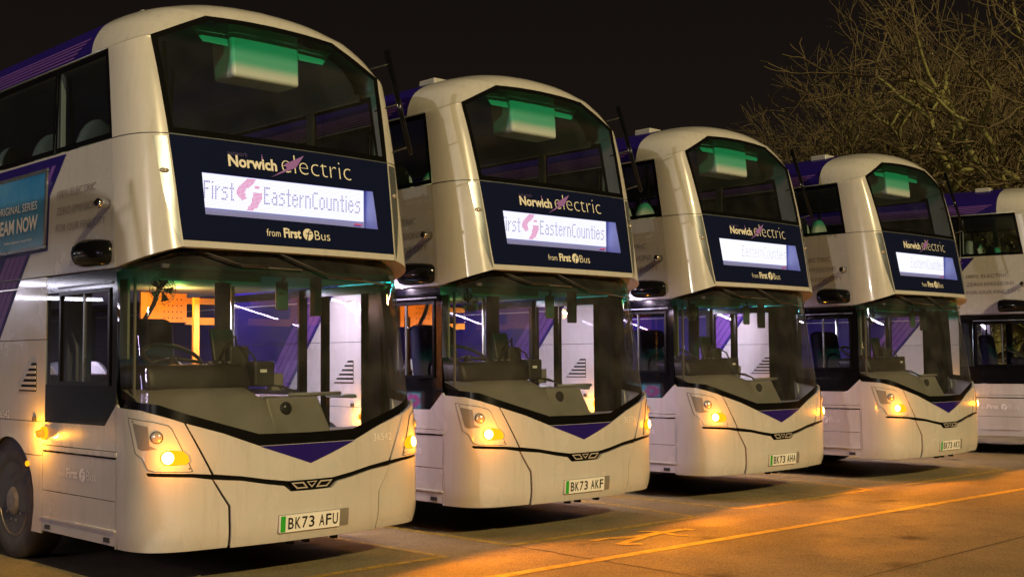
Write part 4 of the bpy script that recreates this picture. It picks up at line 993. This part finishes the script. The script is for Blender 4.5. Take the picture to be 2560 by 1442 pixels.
# ================================================================== the yard
def ground_mat():
    m = bpy.data.materials.new('yard_concrete'); m.use_nodes = True; n = m.node_tree.nodes; l = m.node_tree.links; b = n['Principled BSDF']
    t = n.new('ShaderNodeTexCoord')
    def noise(s, d=8, r=.6):
        z = n.new('ShaderNodeTexNoise'); z.inputs['Scale'].default_value = s; z.inputs['Detail'].default_value = d; z.inputs['Roughness'].default_value = r; l.new(t.outputs['Object'], z.inputs['Vector']); return z.outputs['Fac']
    def rng(x, a, b_, c=0, d=1):
        z = n.new('ShaderNodeMapRange'); z.inputs[1].default_value = a; z.inputs[2].default_value = b_; z.inputs[3].default_value = c; z.inputs[4].default_value = d; l.new(x, z.inputs[0]); return z.outputs[0]
    def mix(f, a, b_):
        z = n.new('ShaderNodeMix'); z.data_type = 'RGBA'; l.new(f, z.inputs[0])
        for i, x in ((6, a), (7, b_)):
            if isinstance(x, tuple): z.inputs[i].default_value = (*x, 1)
            else: l.new(x, z.inputs[i])
        return z.outputs[2]
    c = mix(rng(noise(.35, 6), .38, .66), (.335, .272, .138), (.235, .190, .102))
    c = mix(rng(noise(1.7, 8, .7), .48, .72), c, (.185, .150, .090))
    c = mix(rng(noise(16, 6, .8), .50, .68), c, (.17, .138, .078))
    c = mix(rng(noise(48, 3, .6), .56, .66), c, (.42, .35, .21))
    c = mix(rng(noise(75, 2, .5), .58, .66), c, (.07, .058, .038))
    vo = n.new('ShaderNodeTexVoronoi'); vo.inputs['Scale'].default_value = .9; l.new(t.outputs['Object'], vo.inputs['Vector'])
    st = n.new('ShaderNodeMath'); st.operation = 'MULTIPLY_ADD'; l.new(noise(5, 6, .7), st.inputs[0]); st.inputs[1].default_value = .35; l.new(vo.outputs['Distance'], st.inputs[2])
    c = mix(rng(st.outputs[0], .34, .20), c, (.075, .062, .040))
    l.new(c, b.inputs['Base Color'])
    l.new(rng(noise(1.1, 6), .35, .7, .55, .85), b.inputs['Roughness'])
    b.inputs['Specular IOR Level'].default_value = .12
    bp = n.new('ShaderNodeBump'); bp.inputs['Strength'].default_value = .35; bp.inputs['Distance'].default_value = .006; l.new(noise(110, 5, .7), bp.inputs['Height']); l.new(bp.outputs[0], b.inputs['Normal'])
    MATS['yard_concrete'] = m
ground_mat()
tag(pydata('ground', [(-150, -150, 0), (200, -150, 0), (200, 200, 0), (-150, 200, 0)], [(0, 1, 2, 3)], 'yard_concrete'), kind='structure')
def paint_mat():
    m = bpy.data.materials.new('road_paint'); m.use_nodes = True; n = m.node_tree.nodes; l = m.node_tree.links; b = n['Principled BSDF']
    b.inputs['Base Color'].default_value = (.62, .42, .055, 1); b.inputs['Roughness'].default_value = .6
    t = n.new('ShaderNodeTexCoord'); z = n.new('ShaderNodeTexNoise'); z.inputs['Scale'].default_value = 9; z.inputs['Detail'].default_value = 10; z.inputs['Roughness'].default_value = .75
    l.new(t.outputs['Object'], z.inputs['Vector']); r = n.new('ShaderNodeMapRange'); r.inputs[1].default_value = .45; r.inputs[2].default_value = .70; r.inputs[3].default_value = .05; r.inputs[4].default_value = .6; l.new(z.outputs['Fac'], r.inputs[0])
    tr = n.new('ShaderNodeBsdfTransparent'); mx = n.new('ShaderNodeMixShader'); o = n['Material Output']
    l.new(r.outputs[0], mx.inputs[0]); l.new(b.outputs[0], mx.inputs[1]); l.new(tr.outputs[0], mx.inputs[2]); l.new(mx.outputs[0], o.inputs[0])
    MATS['road_paint'] = m
paint_mat()
MATS['road_paint_old'] = MATS['road_paint'].copy()
for nd in MATS['road_paint_old'].node_tree.nodes:
    if nd.type == 'MAP_RANGE': nd.inputs[3].default_value = .25; nd.inputs[4].default_value = .85
def strokes(name, lst, m='road_paint', z=.004):
    V, F = [], []
    for (pts, w) in lst:
        for i in range(len(pts)-1):
            a = Vector(pts[i]); b = Vector(pts[i+1]); d = (b-a).normalized(); nrm = Vector((-d.y, d.x))
            w0, w1 = (w, w) if not isinstance(w, tuple) else (w[0]+(w[1]-w[0])*i/(len(pts)-1), w[0]+(w[1]-w[0])*(i+1)/(len(pts)-1))
            k = len(V); V += [(*(a-nrm*w0/2), z), (*(b-nrm*w1/2), z), (*(b+nrm*w1/2), z), (*(a+nrm*w0/2), z)]; F.append((k, k+1, k+2, k+3)); z += .00002
    return tag(pydata(name, V, F, m), kind='structure')
strokes('lane_marking', [([(-3.5, -.84), (.92, -1.05), (5.0, -1.24), (9.3, -1.44), (20, -1.94)], .11)])
strokes('bay_marking', [([(-1.35, -.05), (1.30, -.08)], .085), ([(1.26, -.05), (1.24, 11)], .085), ([(2.06, 11), (2.05, -.06)], .085), ([(2.05, -.05), (4.64, -.10)], .085), ([(4.59, -.12), (4.83, 1.1), (4.9, 11)], .085), ([(5.45, 11), (5.45, -.05)], .085), ([(5.45, -.07), (8.02, -.14)], .085), ([(8.0, -.14), (8.38, 1.04), (8.5, 11)], .085), ([(8.85, 11), (8.85, -.15)], .085), ([(8.85, -.17), (11.53, -.24)], .085), ([(11.53, -.24), (12.06, .65), (12.3, 11)], .085)], 'road_paint_old', .0045)

strokes('walking_figure_marking', [([(2.708, -.404), (2.873, -.401), (3.019, -.467), (3.179, -.523), (3.474, -.542), (3.686, -.543), (3.812, -.553), (3.845, -.645)], .085),
    ([(3.411, -.338), (3.536, -.493), (3.505, -.624), (3.464, -.731), (3.536, -.82)], .06), ([(2.87, -.838), (2.799, -.766), (2.71, -.709), (2.977, -.639), (3.261, -.57), (3.487, -.532)], .085)], z=.006)
strokes('slab_joint', [([(2.08, 11), (2.04, -.08), (2.037, -.556), (2.002, -.811), (1.998, -1.065), (1.98, -1.58), (1.94, -2.1), (1.93, -9)], .014), ([(6.9, 11), (6.92, -1.2), (6.86, -9)], .012), ([(-6, -3.02), (1.9, -3.0), (20, -3.1)], .012)], 'seam_black', .003)

# ================================================================== trees behind the row
def bark(name, a, b):
    return mat(name, a, .9, vary=(2.5, b, .15))
bark('bark_moss', (.24, .235, .078), (.16, .15, .055))
bark('bark_twig', (.135, .115, .048), (.115, .080, .044))
def grow(pos, d, ln, r, lev, B3, rnd, spread, droop):
    pts = [pos]; rr = [r]; p = pos.copy(); dd = d.copy(); n = 6 if lev < 3 else 4
    crook = (.10, .20, .26, .26, .22, .2, .2)[lev]
    for i in range(n):
        dd = (dd + Vector((rnd.gauss(0, crook), rnd.gauss(0, crook), rnd.gauss(0, crook*.7)+droop))).normalized()
        p = p + dd*ln/n; pts.append(p.copy()); rr.append(max(.009, r*(1-.34*(i+1)/n)))
    addtube(B3[0 if lev < 1 else (1 if lev < 4 else 2)], pts, rr, 7 if lev < 2 else (5 if lev < 4 else 3), False)
    if lev >= 6: return
    k = (3, 2, 2, 2, 3, 3)[lev]
    for j in range(k):
        ax = dd.orthogonal().normalized(); ax.rotate(Matrix.Rotation(rnd.uniform(0, 2*math.pi), 3, dd))
        nd = (dd + ax*rnd.uniform(.30, .80)*spread).normalized()
        grow(p, nd, ln*rnd.uniform(.62, .88), rr[-1]*rnd.uniform(.80, 1.0), lev+1, B3, rnd, spread, droop)
    for i in range(1, n):
        if rnd.random() < (.30, .50, .50, .45, .45, .3)[lev]:
            ax = dd.orthogonal().normalized(); ax.rotate(Matrix.Rotation(rnd.uniform(0, 2*math.pi), 3, dd))
            nd = ((pts[i+1]-pts[i]).normalized() + ax*rnd.uniform(.7, 1.2)).normalized()
            grow(pts[i], nd, ln*rnd.uniform(.45, .75), rr[i]*rnd.uniform(.35, .55), min(lev+2, 6), B3, rnd, spread, droop)
def tree(loc, h, seed, stems, spread, label, lean=(0, 0), r0=.16):
    rnd = random.Random(seed); t = empty('bare_tree', loc)
    B3 = [bmesh.new(), bmesh.new(), bmesh.new()]
    for s in range(stems):
        a = 2*math.pi*s/stems + rnd.uniform(-.4, .4); tilt = .22*spread if stems > 1 else .04
        d = Vector((math.cos(a)*tilt+lean[0], math.sin(a)*tilt+lean[1], 1)).normalized()
        grow(Vector((math.cos(a)*.15, math.sin(a)*.15, -.1)), d, h*.30, 1.25*r0*rnd.uniform(.8, 1.1), 0, B3, rnd, spread, .02)
    finish(B3[0], 'trunk', 'bark_moss', t, True); finish(B3[1], 'branches', 'bark_moss', t, True); finish(B3[2], 'twigs', 'bark_twig', t, True)
    return tag(t, label, 'tree', 'bare winter trees behind the bus row')
def at_px(px, dist):     # ground point in a viewing direction
    k = (px-1280)/3002.22; d = _f + _r2*k; v = Vector((d.x, d.y)).normalized()
    return (-5.24+v.x*dist, -7.55+v.y*dist, 0)
TREES = [(2055, 42, 9.6, 11, 3, .95, 'bare many-stemmed tree furthest left, above the third bus', (-.05, 0), .20),
         (2165, 45, 11.6, 5, 3, .9, 'bare tree with upright limbs just left of the fourth bus roof', (0, 0), .22),
         (2270, 43, 12.6, 23, 3, .95, 'bare tree rising straight above the fourth bus roof', (-.05, 0), .24),
         (2370, 46, 14.0, 64, 2, 1.0, 'bare crooked tree right behind the branch guard of the fourth bus', (-.08, 0), .28),
         (2480, 50, 16.0, 31, 3, 1.0, 'tallest bare tree right of the fourth bus', (-.08, 0), .28),
         (2640, 38, 13.5, 42, 2, 1.1, 'mossy bare tree leaning in from the right edge', (-.38, .1), .36),
         (2570, 58, 17.0, 57, 3, 1.0, 'dim bare tree behind the others at the right edge', (0, 0), .28)]
for px, dist, h, seed, stems, spread, label, lean, r0 in TREES:
    tree(at_px(px, dist), h, seed, stems, spread, label, lean, r0)

# ================================================================== lit maintenance shed behind left of the row
mat('shed_sheet', (.30, .30, .29), .6, vary=(.8, (.22, .21, .19), .2))
mat('shed_floor', (.22, .21, .20), .7)
emit('tube_white', (.92, .90, 1.0), 9)
sh = empty('maintenance_shed', (-10.5, 16, 0)); tag(sh, 'open-fronted maintenance shed with ceiling tubes, mirrored in the nearest bus cab window', 'shed')
box('back_wall', (-4.6, -6, 0), (-4.45, 9, 4.0), 'shed_sheet', sh)
box('end_wall', (-4.45, 8.85, 0), (4.5, 9, 4.0), 'shed_sheet', sh)
box('roof', (-4.7, -6.2, 4.0), (4.6, 9.2, 4.15), 'shed_sheet', sh)
for y in (-5.9, -1, 4, 8.8): box('post', (4.3, y-.1, 0), (4.5, y+.1, 4.0), 'shed_sheet', sh)
for y in (-1.2, 3.6):
    for x in (-1.6, 1.4, 3.6):
        box('tube_light', (x-1.1, y-.08, 3.06), (x+1.1, y+.08, 3.12), 'tube_white', sh)
        ld = bpy.data.lights.new('tube_glow', 'AREA'); ld.shape = 'RECTANGLE'; ld.size = 2.2; ld.size_y = .25; ld.energy = 130; ld.color = (.80, .76, 1.0)
        lo = link(bpy.data.objects.new('tube_glow', ld), sh); lo.location = (x, y, 3.05)
box('locker', (-4.2, 2, 0), (-3.5, 4.2, 2.0), 'red_vinyl', sh, .02)

# ================================================================== second yard floodlight on its mast, beyond the left of the row
fm_ = empty('floodlight_mast', (-31.0, -8.5, 0)); tag(fm_, 'tall floodlight mast far to the left of the row, lighting the upper bus flanks', 'floodlight')
tube('mast', [(0, 0, 0), (0, 0, 9.4)], [.11, .06], 'steel', fm_, 10)
box('crossarm', (-.05, -.6, 9.3), (.05, .6, 9.4), 'steel', fm_)
emit('flood_face', (1, .86, .62), 60)
box('lamp_head', (.02, -.35, 9.35), (.22, .35, 9.75), 'dark_plastic', fm_, .03)
box('lamp_face', (.221, -.28, 9.40), (.228, .28, 9.70), 'flood_face', fm_)
ld = bpy.data.lights.new('flood_beam', 'SPOT'); ld.energy = 8500; ld.color = (1, .88, .78); ld.spot_size = R(70); ld.spot_blend = .4; ld.shadow_soft_size = .12
lo = link(bpy.data.objects.new('flood_beam', ld), fm_); lo.location = (.32, 0, 9.55); lo.rotation_euler = Vector((1, .28, -.22)).to_track_quat('-Z', 'Y').to_euler()
